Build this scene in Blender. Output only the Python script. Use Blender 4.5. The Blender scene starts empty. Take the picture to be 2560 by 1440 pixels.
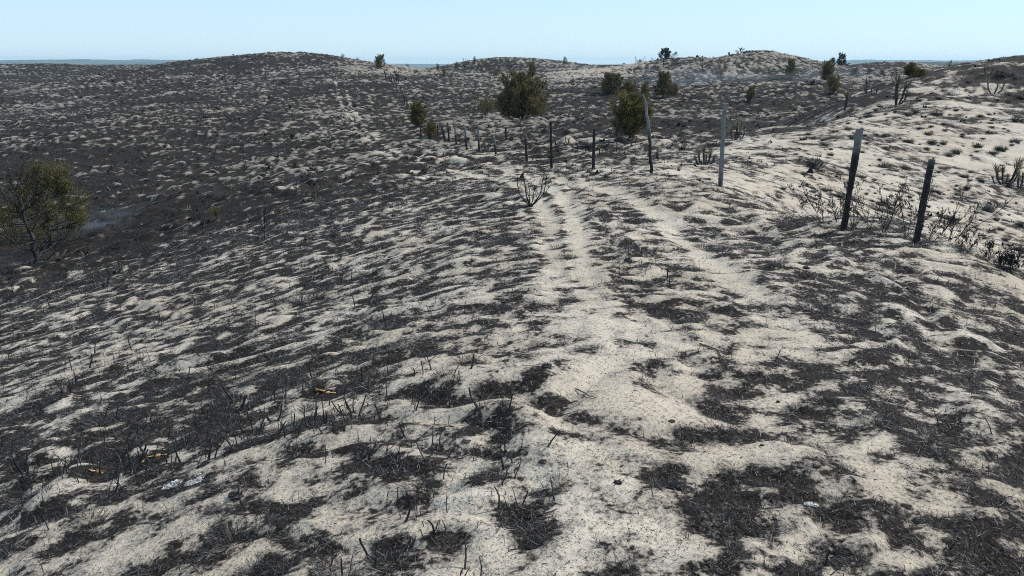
import bpy, math, random
import numpy as np
from mathutils import Vector

SC = bpy.context.scene
COL = SC.collection
R = np.random.default_rng(7)
random.seed(7)

# ------------------------------------------------------------------ camera
F = 2130.0                      # focal length in photo pixels (2560 wide)
PITCH = math.radians(14.9)
EYE = 1.65
CP, SP = math.cos(PITCH), math.sin(PITCH)

cam_d = bpy.data.cameras.new('camera')
cam_d.sensor_width = 36.0
cam_d.lens = F / 2560.0 * 36.0
cam_d.clip_start = 0.05
cam_d.clip_end = 30000.0
cam = bpy.data.objects.new('camera', cam_d)
cam.location = (0, 0, EYE)
cam.rotation_euler = (math.pi / 2 - PITCH, 0, 0)
COL.objects.link(cam)
SC.camera = cam


def at(px, py, Y):
    """world point on the sight line of a photo pixel at forward distance Y"""
    a, b = (px - 1280.0) / F, -(py - 720.0) / F
    dy, dz = CP + SP * b, -SP + CP * b
    t = Y / dy
    return np.array([a * t, Y, EYE + dz * t])


# ------------------------------------------------------------------ noise
_perm = np.random.default_rng(11).permutation(256).astype(np.int64)
_ang = np.random.default_rng(12).uniform(0, 2 * np.pi, 256)
_gx, _gy = np.cos(_ang), np.sin(_ang)


def perlin(x, y, seed=0):
    x = np.asarray(x, float) + seed * 17.31
    y = np.asarray(y, float) - seed * 9.77
    xi, yi = np.floor(x).astype(np.int64), np.floor(y).astype(np.int64)
    xf, yf = x - xi, y - yi
    u, v = xf * xf * xf * (xf * (xf * 6 - 15) + 10), yf * yf * yf * (yf * (yf * 6 - 15) + 10)

    def g(ix, iy, fx, fy):
        h = _perm[(_perm[(ix + seed) & 255] + iy) & 255]
        return _gx[h] * fx + _gy[h] * fy
    n00, n10 = g(xi, yi, xf, yf), g(xi + 1, yi, xf - 1, yf)
    n01, n11 = g(xi, yi + 1, xf, yf - 1), g(xi + 1, yi + 1, xf - 1, yf - 1)
    a = n00 + u * (n10 - n00)
    b = n01 + u * (n11 - n01)
    return (a + v * (b - a)) * 1.5


def billow(x, y, seed):
    p = perlin(x, y, seed)
    return np.sqrt(p * p + 0.012) * 2.0 - 0.75


def sstep(a, b, x):
    t = np.clip((x - a) / float(b - a), 0, 1)
    return t * t * (3 - 2 * t)


# ------------------------------------------------------------------ terrain
G = [  # photo pixel and forward distance of ground that the photo shows
    (0, 1440, 3.2), (640, 1440, 2.75), (1280, 1440, 2.5), (1900, 1440, 2.5), (2560, 1440, 2.55),
    (0, 1000, 6.6), (500, 1000, 5.2), (900, 1000, 4.5), (1280, 1000, 4.0), (1800, 1000, 4.0), (2560, 1000, 4.2),
    (0, 800, 12.6), (400, 800, 9.6), (800, 800, 7.2), (1280, 800, 5.6), (1800, 800, 5.5), (2300, 800, 5.8), (2560, 800, 6.1),
    (0, 700, 23.0), (300, 650, 22.0), (600, 600, 16.5), (900, 600, 12.0), (1280, 600, 9.0), (1600, 600, 8.6), (1900, 600, 9.2),
    (90, 650, 32.0), (200, 560, 40.0), (700, 480, 26.0), (900, 500, 19.0), (900, 420, 33.0), (500, 510, 35.0),
    (1280, 500, 13.5), (1280, 440, 20.0), (1500, 500, 12.2), (1625, 432, 15.5), (1800, 463, 12.6), (1483, 420, 22.0),
    (1378, 420, 23.0), (1315, 402, 30.0), (1237, 385, 39.0), (1165, 374, 47.0), (1122, 352, 58.0), (1000, 380, 50.0),
    (1265, 350, 58.0), (1045, 316, 66.0), (930, 330, 70.0), (1018, 275, 90.0), (980, 205, 122.0), (870, 230, 115.0),
    (150, 480, 55.0), (0, 560, 45.0), (300, 400, 70.0), (0, 400, 75.0), (300, 300, 97.0), (0, 300, 105.0), (300, 230, 142.0), (0, 230, 150.0),
    (300, 185, 210.0), (0, 185, 220.0), (600, 400, 60.0), (600, 300, 86.0), (600, 230, 122.0), (650, 180, 160.0), (850, 170, 155.0),
    (1305, 297, 70.0), (1400, 280, 76.0), (1500, 300, 58.0), (1570, 345, 38.0), (1700, 380, 24.0), (1800, 300, 54.0), (1650, 300, 57.0),
    (1528, 233, 100.0), (1660, 240, 98.0), (1400, 200, 130.0), (1875, 250, 84.0), (2000, 230, 88.0), (1975, 195, 120.0), (1800, 200, 122.0),
    (1480, 185, 150.0), (1300, 200, 140.0), (1150, 240, 105.0), (1150, 195, 150.0), (1620, 180, 150.0), (2080, 232, 84.0), (2180, 195, 118.0), (2277, 190, 125.0),
    # ridge edge, gully and the slope across it
    (1850, 478, 12.9), (2108, 577, 11.3), (2290, 607, 10.6), (2420, 640, 9.6), (2560, 690, 8.3),
    (1850, 410, 19.5), (2000, 400, 22.0), (2000, 330, 28.5), (2200, 520, 17.6), (2200, 400, 24.0), (2200, 300, 32.0),
    (2560, 655, 14.2), (2400, 600, 15.4), (2560, 560, 18.6), (2560, 400, 26.5), (2560, 250, 37.0), (2400, 280, 34.0),
    (1900, 322, 33.0), (1760, 360, 28.0), (2110, 258, 40.0), (2240, 205, 46.0), (2380, 178, 50.0), (2000, 480, 15.6),
]
SKY = [  # crest lines against the sky or against what lies behind: drop behind them
    (0, 167, 290.0, 4), (190, 161, 280.0, 4), (300, 169, 280.0, 3), (430, 163, 250.0, 3), (540, 157, 225.0, 4), (620, 143, 200.0, 4), (700, 139, 192.0, 5), (790, 137, 188.0, 5), (870, 145, 178.0, 4),
    (960, 163, 165.0, 4), (1030, 178, 160.0, 4), (1100, 172, 250.0, 3), (1160, 163, 250.0, 3), (1230, 145, 225.0, 5), (1300, 147, 220.0, 5), (1400, 158, 215.0, 4), (1500, 166, 215.0, 4), (1600, 168, 205.0, 4),
    (1690, 147, 160.0, 5), (1760, 145, 158.0, 5), (1830, 148, 155.0, 5), (1880, 129, 150.0, 6), (1910, 127, 150.0, 6), (1970, 143, 145.0, 6), (2040, 159, 140.0, 5),
    (2110, 168, 190.0, 4), (2200, 159, 185.0, 4), (2260, 156, 185.0, 4), (2330, 163, 185.0, 4), (2440, 167, 54.0, 3), (2560, 149, 48.0, 3), (2760, 120, 44.0, 3),
]
pts = [at(*g) for g in G]
for px, py, Y, drop in SKY:
    p = at(px, py, Y)
    pts.append(p)
    q = at(px, py, Y * 1.25)
    q[2] = p[2] - drop
    pts.append(q)
for px, Y, z in ((1900, 40, -1.9), (2110, 49, -1.6), (2240, 58, -1.2), (2380, 66, -0.6), (1760, 36, -1.6),
                 (2560, 10.4, -1.9), (2420, 11.6, -1.85), (2290, 12.5, -1.75), (2108, 13.4, -1.35), (2560, 9.3, -1.05), (2420, 10.6, -1.25), (2290, 11.5, -1.15), (2108, 12.3, -.85)):
    t = (px - 1280.0) / F * 1.0
    pts.append(np.array([t * Y * 1.02, Y, z]))
for th in (-2.2, -1.2, -0.4, 0.4, 1.2, 2.2):
    pts.append(np.array([0.8 * math.sin(th), 0.8 * math.cos(th), 0.0 + 0.1 * math.sin(th)]))
P = np.array(pts)


def uv_of(x, y):
    r = np.hypot(x, y)
    th = np.arctan2(x, y)
    return np.clip(th, -0.68, 0.68), np.log(np.maximum(r, 0.35))


def tps_fit(px, py, val, lam):
    U, V = uv_of(px, py)
    n = len(U)
    d2 = (U[:, None] - U[None]) ** 2 + (V[:, None] - V[None]) ** 2
    K = np.where(d2 > 0, 0.5 * d2 * np.log(d2 + 1e-12), 0) + lam * np.eye(n)
    A = np.zeros((n + 3, n + 3))
    A[:n, :n] = K
    A[:n, n], A[:n, n + 1], A[:n, n + 2] = 1, U, V
    A[n:, :n] = A[:n, n:].T
    b = np.zeros(n + 3)
    b[:n] = val
    return U, V, np.linalg.solve(A, b)


_TU, _TV, _TW = tps_fit(P[:, 0], P[:, 1], P[:, 2], 2e-5)


def tps(x, y):
    U, V = uv_of(np.ravel(x), np.ravel(y))
    V = np.minimum(V, math.log(330.0))
    out = np.empty(len(U))
    n = len(_TU)
    for i in range(0, len(U), 40000):
        u, v = U[i:i + 40000], V[i:i + 40000]
        d2 = (u[:, None] - _TU[None]) ** 2 + (v[:, None] - _TV[None]) ** 2
        out[i:i + 40000] = (0.5 * d2 * np.log(d2 + 1e-12)) @ _TW[:n] + _TW[n] + _TW[n + 1] * u + _TW[n + 2] * v
    return out.reshape(np.shape(x))


def smooth_line(pix):
    """pixel polyline -> dense ground polyline, found on the smooth terrain"""
    W = []
    for px, py in pix:
        Ys = np.geomspace(1.6, 400, 1500)
        q = np.array([at(px, py, Yv) for Yv in Ys])
        h = tps(q[:, 0], q[:, 1])
        k = np.argmax(h > q[:, 2])
        W.append(q[max(k, 0), :2])
    W = np.array(W)
    out = []
    for a, b in zip(W[:-1], W[1:]):
        n = max(3, int(np.hypot(*(b - a)) / 0.35))
        n = min(n, 60)
        for k in range(n):
            out.append(a + (b - a) * k / n)
    out.append(W[-1])
    return np.array(out)


RUTS = [
    smooth_line([(1470, 1430), (1520, 1200), (1520, 1050), (1480, 900), (1412, 740), (1380, 640), (1374, 545), (1335, 482), (1200, 440), (1120, 424), (985, 398), (915, 340), (860, 270), (838, 205)]),
    smooth_line([(1545, 1050), (1535, 900), (1476, 740), (1444, 640), (1436, 550), (1410, 490), (1350, 455), (1260, 424), (1195, 406), (1010, 388), (945, 345), (882, 275), (864, 212)]),
    smooth_line([(2300, 1200), (2060, 900), (1890, 745), (1760, 640), (1660, 545), (1580, 490), (1500, 462), (1400, 452)]),
]


def rut_dist(x, y):
    x, y = np.ravel(x), np.ravel(y)
    best = np.full(len(x), 99.0)
    for L in RUTS:
        lo, hi = L.min(0) - 2, L.max(0) + 2
        idx = np.nonzero((x > lo[0]) & (x < hi[0]) & (y > lo[1]) & (y < hi[1]))[0]
        for i in range(0, len(idx), 20000):
            j = idx[i:i + 20000]
            d = np.full(len(j), 9e9)
            for a, b in zip(L[:-1], L[1:]):
                e = b - a
                t = np.clip(((x[j] - a[0]) * e[0] + (y[j] - a[1]) * e[1]) / (e @ e + 1e-9), 0, 1)
                d = np.minimum(d, (x[j] - a[0] - e[0] * t) ** 2 + (y[j] - a[1] - e[1] * t) ** 2)
            best[j] = np.minimum(best[j], np.sqrt(d))
    return best


# char cover: photo pixel, distance, share of black
DENS = [
    (200, 1350, 3.2, .42), (700, 1300, 3.1, .44), (1200, 1350, 2.7, .47), (1700, 1400, 2.5, .46), (2200, 1300, 2.9, .56), (2500, 1250, 3.1, .58),
    (200, 1050, 5.8, .58), (500, 1150, 4.3, .56), (800, 1000, 4.7, .47), (1200, 1050, 3.8, .46), (1600, 1050, 3.8, .42), (1950, 950, 4.4, .47), (2400, 1000, 4.2, .50),
    (200, 820, 10.5, .56), (500, 780, 9.5, .52), (900, 700, 9.0, .46), (1200, 800, 5.8, .46), (1300, 920, 4.6, .50), (1700, 750, 6.2, .50), (1550, 780, 5.8, .42), (2100, 750, 6.5, .50), (2450, 780, 6.2, .48),
    (1500, 900, 4.7, .38), (2000, 640, 8.5, .46), (2250, 640, 9.4, .48), (1650, 640, 7.8, .46),
    (200, 650, 24.0, .70), (500, 600, 18.0, .72), (800, 540, 17.0, .64), (900, 480, 22.0, .66), (700, 620, 13.0, .60), (350, 720, 15.0, .64), (1100, 520, 14.0, .52), (1000, 640, 9.5, .48), (1300, 600, 9.0, .42), (1250, 480, 15.0, .54), (1600, 480, 13.0, .42), (1800, 520, 11.0, .36),
    (100, 600, 36.0, .95), (300, 500, 45.0, .92), (50, 480, 55, .92), (600, 470, 42, .85), (200, 400, 70.0, .86), (500, 430, 52.0, .74), (300, 300, 97.0, .78), (600, 330, 78.0, .78), (800, 300, 86.0, .72), (750, 380, 60.0, .66), (900, 380, 52.0, .70), (600, 230, 122.0, .8),
    (300, 230, 142.0, .70), (200, 190, 210.0, .76), (500, 200, 165.0, .70), (700, 170, 170.0, .72), (900, 190, 140.0, .66), (900, 160, 160.0, .38), (750, 430, 38.0, .66), (1000, 440, 28.0, .64), (1150, 430, 24.0, .52),
    (1150, 260, 95.0, .76), (1100, 320, 66.0, .72), (1200, 340, 60.0, .50), (1250, 290, 72.0, .40), (1450, 300, 60.0, .66), (1450, 350, 38.0, .66), (1250, 390, 36, .62), (1400, 380, 30, .62), (1700, 330, 45.0, .74), (1800, 280, 62.0, .68), (1550, 400, 22.0, .52),
    (1400, 215, 120.0, .56), (1450, 180, 160.0, .16), (1250, 165, 200.0, .52), (1350, 185, 165.0, .46), (1600, 220, 105.0, .72), (1700, 190, 130.0, .62), (1800, 215, 105.0, .66), (1900, 170, 140.0, .44), (2000, 205, 115.0, .72), (2050, 230, 85.0, .72),
    (2150, 190, 120.0, .46), (2300, 170, 170.0, .50), (1900, 300, 50.0, .92), (1800, 335, 38.0, .85), (2020, 272, 46.0, .92), (1650, 372, 27.0, .62), (1750, 245, 82.0, .84), (2080, 250, 52.0, .9), (1950, 260, 75.0, .9), (2040, 215, 105.0, .85), (1750, 225, 100.0, .8),
    (1900, 330, 31.0, .62), (2050, 280, 38.0, .56), (1850, 420, 18.5, .34), (2000, 400, 22.0, .22), (2000, 340, 27.0, .33), (2200, 450, 21.0, .13), (2200, 300, 32.0, .26), (2400, 400, 26.0, .16), (2400, 280, 34.0, .26), (2500, 200, 40.0, .50),
    (2420, 655, 10.2, .50), (2290, 640, 9.9, .50), (2108, 600, 10.6, .52), (2540, 700, 8.2, .54), (2440, 600, 14.0, .2), (2300, 570, 14.2, .14), (2150, 540, 15.5, .16), (2560, 500, 21.0, .36), (2540, 600, 17.0, .46), (2350, 560, 17.0, .16), (2300, 220, 42.0, .36), (2100, 500, 17.0, .22), (2000, 470, 15.5, .26),
]
_D = np.array([[*at(a, b, c)[:2], d] for a, b, c, d in DENS])
_DU, _DV = uv_of(_D[:, 0], _D[:, 1])


def density(x, y):
    U, V = uv_of(np.ravel(x), np.ravel(y))
    out = np.empty(len(U))
    for i in range(0, len(U), 40000):
        u, v = U[i:i + 40000], V[i:i + 40000]
        d2 = (u[:, None] - _DU[None]) ** 2 + (0.8 * (v[:, None] - _DV[None])) ** 2
        w = 1.0 / (d2 + 0.0025) ** 1.9
        out[i:i + 40000] = (w @ _D[:, 2]) / w.sum(1)
    return out


def terrain(x, y, want_char=False):
    """height, and (optionally) the field that decides where char and painted hummock shading lie"""
    shp = np.shape(x)
    x, y = np.ravel(np.asarray(x, float)), np.ravel(np.asarray(y, float))
    r = np.hypot(x, y)
    th = np.arctan2(x, y)
    z = tps(x, y)
    side = sstep(0.75, 1.7, np.abs(th))
    z = z * (1 - side) + side * (-0.3 - 0.5 * sstep(5, 60, r) + 1.2 * perlin(x / 30, y / 30, 21))
    far = sstep(300, 900, r)
    z = z * (1 - far) + far * (-25.0 + 2.0 * perlin(x / 220, y / 220, 3))
    # right-hand slope is smoother and barer
    edge = np.interp(th, [.15, .262, .370, .442, .490, .533, .7], [14.5, 13.2, 12.1, 11.7, 10.9, 9.7, 8.2])
    slope = sstep(0.17, 0.27, th) * sstep(.2, 1.6, r - edge) * (1 - sstep(52, 62, r))
    hill = sstep(11, 34, r) * (1 - 0.62 * slope)
    fade = 1 - sstep(250, 600, r)
    wx = x + .50 * perlin(x * .55, y * .55, 31) + .13 * perlin(x * 2.1, y * 2.1, 34)
    wy = y + .50 * perlin(x * .55, y * .55, 32) + .13 * perlin(x * 2.1, y * 2.1, 35)
    b1 = billow(wx / 0.60, wy / 0.50, 1)
    b2 = billow(wx / 0.27, wy / 0.23, 2)
    b3 = perlin(x / 2.3, y / 1.7, 4)
    b4 = billow(wx / 2.1, wy / 1.25, 5)
    b6 = billow(wx / 1.15, wy / 0.85, 8)
    big = perlin(x / 17, y / 17, 6)
    mid = perlin(x / 6.2, y / 5.2, 7)
    near = 1 - sstep(14, 40, r)
    amp = np.clip(.8 + 1.1 * perlin(x / 2.6, y / 1.9, 23), .15, 1.6)
    rd = rut_dist(x, y)
    rut = (1 - sstep(0.05, 0.20, rd)) * (1 - 0.0 * r)
    rutk = 1 - 0.45 * (1 - sstep(0.08, 0.3, rd))
    z = z + fade * rutk * (near * (0.044 * b1 * amp + 0.017 * b2 * (1.6 - amp) + 0.006 * perlin(x / .085, y / .075, 24) * sstep(12, 4, r)) + 0.035 * b3 * sstep(1.5, 4, r)
                           + hill * (0.13 * b4 + 0.16 * b6) + 0.34 * big * sstep(30, 110, r) + .95 * perlin(x / 38, y / 30, 18) * sstep(55, 95, r) * (1 - .8 * sstep(120, 165, r)) + 0.10 * mid * sstep(9, 30, r) * (1 - .5 * slope))
    z = z - 0.024 * rut * near * sstep(4.5, 7, r)
    if not want_char:
        return z.reshape(shp)
    d = density(x, y)
    d = d * (1 - side) + 0.5 * side
    b7 = billow(wx / 0.50, wy / 0.42, 9)
    rel = near * (0.28 * b1 * amp + 0.27 * b2) + (1 - near) * (1 - .4 * slope) * (0.34 * b4 + 0.52 * b6 + .25 * b7)  # ash lies in hollows; the contrast also paints sunlit hummock tops and shade below
    patch = 0.24 * perlin(wx / 0.9, wy / 0.7, 13) + 0.44 * perlin(wx / 0.34, wy / 0.28, 15) + (.42 * perlin(x / .16, y / .14, 16) + .16 * perlin(x / .075, y / .07, 22) * sstep(14, 7, r)) * near
    patchf = 0.40 * perlin(x / 5.5, y / 4.5, 14)
    dd = (d - 0.5) * (0.95 * near + (1 - near) * np.where(d > .5, .50, 1.15)) + .05
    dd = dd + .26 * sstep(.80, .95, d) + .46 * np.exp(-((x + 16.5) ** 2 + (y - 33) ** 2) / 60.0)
    m = 0.5 + dd - rel * (0.42 + .22 * (1 - near)) + patch * (0.62 + 0.1 * near) + patchf * (0.12 + .36 * (1 - near)) + .09 * near * perlin(x / 2.4, y / 1.9, 33) + .22 * (1 - near) * perlin(x / 16, y / 11, 19)
    rutc = np.interp(r, [2, 4.5, 6.5, 8, 14, 30, 60, 130], [.03, .13, .24, .42, .46, .30, .20, .20])
    rutc = rutc * (.95 + .4 * perlin(x / 1.7, y / 1.7, 17))
    w_r = np.interp(r, [2, 5, 8, 14, 30, 130], [.26, .22, .105, .125, .22, .28])
    m = m + (1 - near) * (1 - slope) * (.34 * perlin(x / .75, y / 1.2, 27) + .26 * perlin(x / .38, y / .7, 28))
    m = m + slope * (.10 + .30 * perlin(x / 2.1, y / 1.5, 25) + .16 * perlin(x / .5, y / .4, 26))
    m = m - rutc * np.exp(-(rd / w_r) ** 2)
    film = sstep(24, 55, r) * (1 - slope) * np.clip(.80 + .22 * perlin(x / 9, y / 7, 29) - .5 * np.exp(-(rd / .5) ** 2), .1, .85)
    film = film * (1 - .55 * np.exp(-(((th - .085) / .05) ** 2 + ((np.log(np.maximum(r, 1)) - 5.03) / .14) ** 2)))
    terrain.film = film
    return z.reshape(shp), m.reshape(shp)


def ground_z(x, y):
    return float(terrain(np.array([x]), np.array([y]))[0])


def hit(px, py, lo=1.6, hi=420.0):
    """where the sight line of a pixel meets the ground"""
    Ys = np.geomspace(lo, hi, 2600)
    a, b = (px - 1280.0) / F, -(py - 720.0) / F
    dy, dz = CP + SP * b, -SP + CP * b
    X, Z = a / dy * Ys, EYE + dz / dy * Ys
    h = terrain(X, Ys)
    k = int(np.argmax(h > Z))
    if not (h > Z).any():
        k = 0
        print('MISS', px, py)
    return np.array([X[k], Ys[k], h[k]])


def place(px, py, Y=None):
    if Y is None:
        return hit(px, py)
    p = at(px, py, Y)
    p[2] = ground_z(p[0], p[1])
    return p


def h_for(p, px, py_top):
    """height that makes a thing at p reach the pixel row py_top"""
    return max(0.05, at(px, py_top, p[1])[2] - p[2])


# ------------------------------------------------------------------ mesh helpers
class MB:
    def __init__(self):
        self.v, self.f, self.a = [], [], []
        self.n = 0

    def add(self, verts, faces, val=None):
        verts = np.asarray(verts, float)
        self.v.append(verts)
        self.f += [tuple(i + self.n for i in f) for f in faces]
        self.a.append(np.full(len(verts), 0.0 if val is None else val) if np.ndim(val) == 0 else np.asarray(val))
        self.n += len(verts)

    def tube(self, pts, rad, sides=5, val=None, cap=True):
        pts = np.asarray(pts, float)
        n = len(pts)
        rad = np.broadcast_to(np.asarray(rad, float), (n,))
        d = np.gradient(pts, axis=0)
        d /= np.linalg.norm(d, axis=1)[:, None] + 1e-12
        ref = np.array([1.0, 0.13, 0.07]) if abs(d[0][0]) < 0.8 else np.array([0.1, 1.0, 0.1])
        u = np.cross(d, ref)
        u /= np.linalg.norm(u, axis=1)[:, None] + 1e-12
        w = np.cross(d, u)
        a = np.arange(sides) * 2 * np.pi / sides
        V = (pts[:, None] + rad[:, None, None] * (np.cos(a)[None, :, None] * u[:, None] + np.sin(a)[None, :, None] * w[:, None])).reshape(-1, 3)
        fs = []
        for i in range(n - 1):
            for k in range(sides):
                k2 = (k + 1) % sides
                fs.append((i * sides + k, i * sides + k2, (i + 1) * sides + k2, (i + 1) * sides + k))
        if cap:
            fs.append(tuple(range((n - 1) * sides, n * sides)))
        self.add(V, fs, None if val is None else (val if np.ndim(val) == 0 else np.repeat(val, sides)))

    def build(self, name, mat, parent=None, loc=None, smooth=False):
        me = bpy.data.meshes.new(name)
        V = np.concatenate(self.v) if self.v else np.zeros((0, 3))
        me.from_pydata(V.tolist(), [], self.f)
        at_ = me.attributes.new('tone', 'FLOAT', 'POINT')
        at_.data.foreach_set('value', np.concatenate(self.a).astype(np.float32))
        if smooth:
            me.polygons.foreach_set('use_smooth', np.ones(len(me.polygons), bool))
        me.materials.append(mat)
        o = bpy.data.objects.new(name, me)
        COL.objects.link(o)
        if parent is not None:
            o.parent = parent
        if loc is not None:
            o.location = loc
        return o


def tri_mesh(name, V, T, mat, tone=None):
    """big triangle mesh from arrays"""
    me = bpy.data.meshes.new(name)
    me.vertices.add(len(V))
    me.vertices.foreach_set('co', np.asarray(V, np.float32).ravel())
    nf, k = T.shape
    me.loops.add(nf * k)
    me.loops.foreach_set('vertex_index', T.astype(np.int32).ravel())
    me.polygons.add(nf)
    me.polygons.foreach_set('loop_start', np.arange(0, nf * k, k, dtype=np.int32))
    if tone is not None:
        t = me.attributes.new('tone', 'FLOAT', 'POINT')
        t.data.foreach_set('value', np.asarray(tone, np.float32))
    me.update(calc_edges=True)
    me.materials.append(mat)
    o = bpy.data.objects.new(name, me)
    COL.objects.link(o)
    return o


def tag(o, label, cat, group=None):
    o['label'] = label
    o['category'] = cat
    if group:
        o['group'] = group
    return o


def empty(name, loc, rz=0.0):
    o = bpy.data.objects.new(name, None)
    o.empty_display_size = 0.2
    o.location = [float(c) for c in loc]
    o.rotation_euler = (0, 0, rz)
    COL.objects.link(o)
    return o


# ------------------------------------------------------------------ materials
def new_mat(name):
    m = bpy.data.materials.new(name)
    m.use_nodes = True
    nt = m.node_tree
    b = nt.nodes['Principled BSDF']
    return m, nt, b


def N(nt, typ, **kw):
    n = nt.nodes.new(typ)
    for k, v in kw.items():
        if k.startswith('_'):
            setattr(n, k[1:], v)
        else:
            n.inputs[k].default_value = v
    return n


def noise(nt, co, scale, detail=3.0, rough=0.55):
    n = nt.nodes.new('ShaderNodeTexNoise')
    n.inputs['Scale'].default_value = scale
    n.inputs['Detail'].default_value = detail
    n.inputs['Roughness'].default_value = rough
    nt.links.new(co, n.inputs['Vector'])
    return n.outputs['Fac']


def math_(nt, op, a, b=None, clamp=False):
    n = nt.nodes.new('ShaderNodeMath')
    n.operation = op
    n.use_clamp = clamp
    for i, v in enumerate((a, b)):
        if v is None:
            continue
        if isinstance(v, (int, float)):
            n.inputs[i].default_value = v
        else:
            nt.links.new(v, n.inputs[i])
    return n.outputs[0]


def mapr(nt, v, a, b, c=0.0, d=1.0, smooth=True):
    n = nt.nodes.new('ShaderNodeMapRange')
    n.interpolation_type = 'SMOOTHSTEP' if smooth else 'LINEAR'
    for k, x in zip(('From Min', 'From Max', 'To Min', 'To Max'), (a, b, c, d)):
        n.inputs[k].default_value = x
    nt.links.new(v, n.inputs['Value'])
    return n.outputs['Result']


def mix(nt, fac, a, b):
    n = nt.nodes.new('ShaderNodeMix')
    n.data_type = 'RGBA'
    for i, v in ((0, fac), (6, a), (7, b)):
        if isinstance(v, (int, float)):
            n.inputs[i].default_value = v
        elif isinstance(v, tuple):
            n.inputs[i].default_value = (*v, 1)
        else:
            nt.links.new(v, n.inputs[i])
    return n.outputs[2]


def attr(nt, name):
    n = nt.nodes.new('ShaderNodeAttribute')
    n.attribute_name = name
    return n.outputs['Fac']


SAND_A, SAND_B, SAND_C = (.425, .355, .272), (.485, .425, .345), (.265, .213, .162)
CHAR_A, CHAR_B = (.014, .0115, .0095), (.046, .038, .032)


def ground_material():
    m, nt, b = new_mat('burnt_sand')
    tc = nt.nodes.new('ShaderNodeTexCoord')
    co = tc.outputs['Object']
    ch = attr(nt, 'char')
    n1 = noise(nt, co, 7.0, 4.0, .62)
    n2 = noise(nt, co, 34.0, 3.0, .6)
    n0 = noise(nt, co, 1.7, 3.0, .6)
    f = math_(nt, 'ADD', ch, math_(nt, 'MULTIPLY', math_(nt, 'SUBTRACT', n1, .5), .72))
    f = math_(nt, 'ADD', f, math_(nt, 'MULTIPLY', math_(nt, 'SUBTRACT', n2, .5), .95))
    f = math_(nt, 'ADD', f, math_(nt, 'MULTIPLY', math_(nt, 'SUBTRACT', n0, .5), .30))
    f = math_(nt, 'ADD', f, math_(nt, 'MULTIPLY', math_(nt, 'SUBTRACT', noise(nt, co, 3.6, 2.0, .5), .5), .34))
    char = mapr(nt, f, .44, .645)
    # thin soot film that greys the sand round the char
    soot = mapr(nt, f, .18, .58, 0.0, .54)
    sand = mix(nt, mapr(nt, noise(nt, co, .55, 4.0), .35, .65), SAND_A, SAND_B)
    sand = mix(nt, mapr(nt, noise(nt, co, 11.0, 4.0, .7), .50, .78, 0, .55), sand, SAND_C)
    sand = mix(nt, mapr(nt, noise(nt, co, 1.1, 2.0), .5, .75, 0, .30), sand, (.34, .27, .22))
    # little dark flecks of ash on open sand
    fl = noise(nt, co, 62.0, 2.0, .6)
    fleck = mapr(nt, math_(nt, 'ADD', fl, math_(nt, 'MULTIPLY', n1, .25)), .715, .78, 0, .70)
    sand = mix(nt, fleck, sand, (.07, .065, .065))
    sand = mix(nt, soot, sand, (.14, .122, .107))
    sand = mix(nt, math_(nt, 'MULTIPLY', attr(nt, 'film'), 1.0, True), sand, (.17, .15, .125))   # ash film on the far dunes
    blk = mix(nt, mapr(nt, noise(nt, co, 45.0, 4.0, .75), .42, .70), CHAR_A, CHAR_B)
    col = mix(nt, char, sand, blk)
    nt.links.new(col, b.inputs['Base Color'])
    nt.links.new(math_(nt, 'SUBTRACT', .95, math_(nt, 'MULTIPLY', char, .15)), b.inputs['Roughness'])
    nt.links.new(math_(nt, 'SUBTRACT', .2, math_(nt, 'MULTIPLY', char, .14)), b.inputs['Specular IOR Level'])
    bp = nt.nodes.new('ShaderNodeBump')
    bp.inputs['Strength'].default_value = .75
    bp.inputs['Distance'].default_value = .02
    hgt = math_(nt, 'ADD', math_(nt, 'MULTIPLY', n2, .8), math_(nt, 'MULTIPLY', noise(nt, co, 120.0, 3.0, .7), .35))
    hgt = math_(nt, 'ADD', hgt, math_(nt, 'MULTIPLY', n1, 1.1))
    nt.links.new(hgt, bp.inputs['Height'])
    nt.links.new(bp.outputs['Normal'], b.inputs['Normal'])
    return m


def simple(name, a, bcol, scale=6.0, rough=.85, spec=.3, use_tone=False, lo=.4, hi=.62):
    m, nt, b = new_mat(name)
    tc = nt.nodes.new('ShaderNodeTexCoord')
    f = mapr(nt, noise(nt, tc.outputs['Object'], scale, 4.0, .6), lo, hi)
    if use_tone:
        f = math_(nt, 'ADD', math_(nt, 'MULTIPLY', math_(nt, 'SUBTRACT', f, .5), .24), attr(nt, 'tone'), True)
    nt.links.new(mix(nt, f, a, bcol), b.inputs['Base Color'])
    b.inputs['Roughness'].default_value = rough
    b.inputs['Specular IOR Level'].default_value = spec
    return m


def foliage(name, dark, light, scorch):
    """tone: 0 green, 1 scorched brown"""
    m, nt, b = new_mat(name)
    tc = nt.nodes.new('ShaderNodeTexCoord')
    n = mapr(nt, noise(nt, tc.outputs['Object'], 2.6, 4.0, .65), .36, .66)
    c = mix(nt, n, dark, light)
    t = math_(nt, 'ADD', attr(nt, 'tone'), math_(nt, 'MULTIPLY', math_(nt, 'SUBTRACT', noise(nt, tc.outputs['Object'], 1.6, 3.0), .5), 1.2), True)
    c = mix(nt, t, c, scorch)
    nt.links.new(c, b.inputs['Base Color'])
    b.inputs['Roughness'].default_value = .8
    b.inputs['Specular IOR Level'].default_value = .2
    tr = nt.nodes.new('ShaderNodeBsdfTranslucent')
    nt.links.new(c, tr.inputs['Color'])
    ms = nt.nodes.new('ShaderNodeMixShader')
    ms.inputs[0].default_value = .3
    nt.links.new(b.outputs[0], ms.inputs[1])
    nt.links.new(tr.outputs[0], ms.inputs[2])
    nt.links.new(ms.outputs[0], nt.nodes['Material Output'].inputs['Surface'])
    return m


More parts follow.
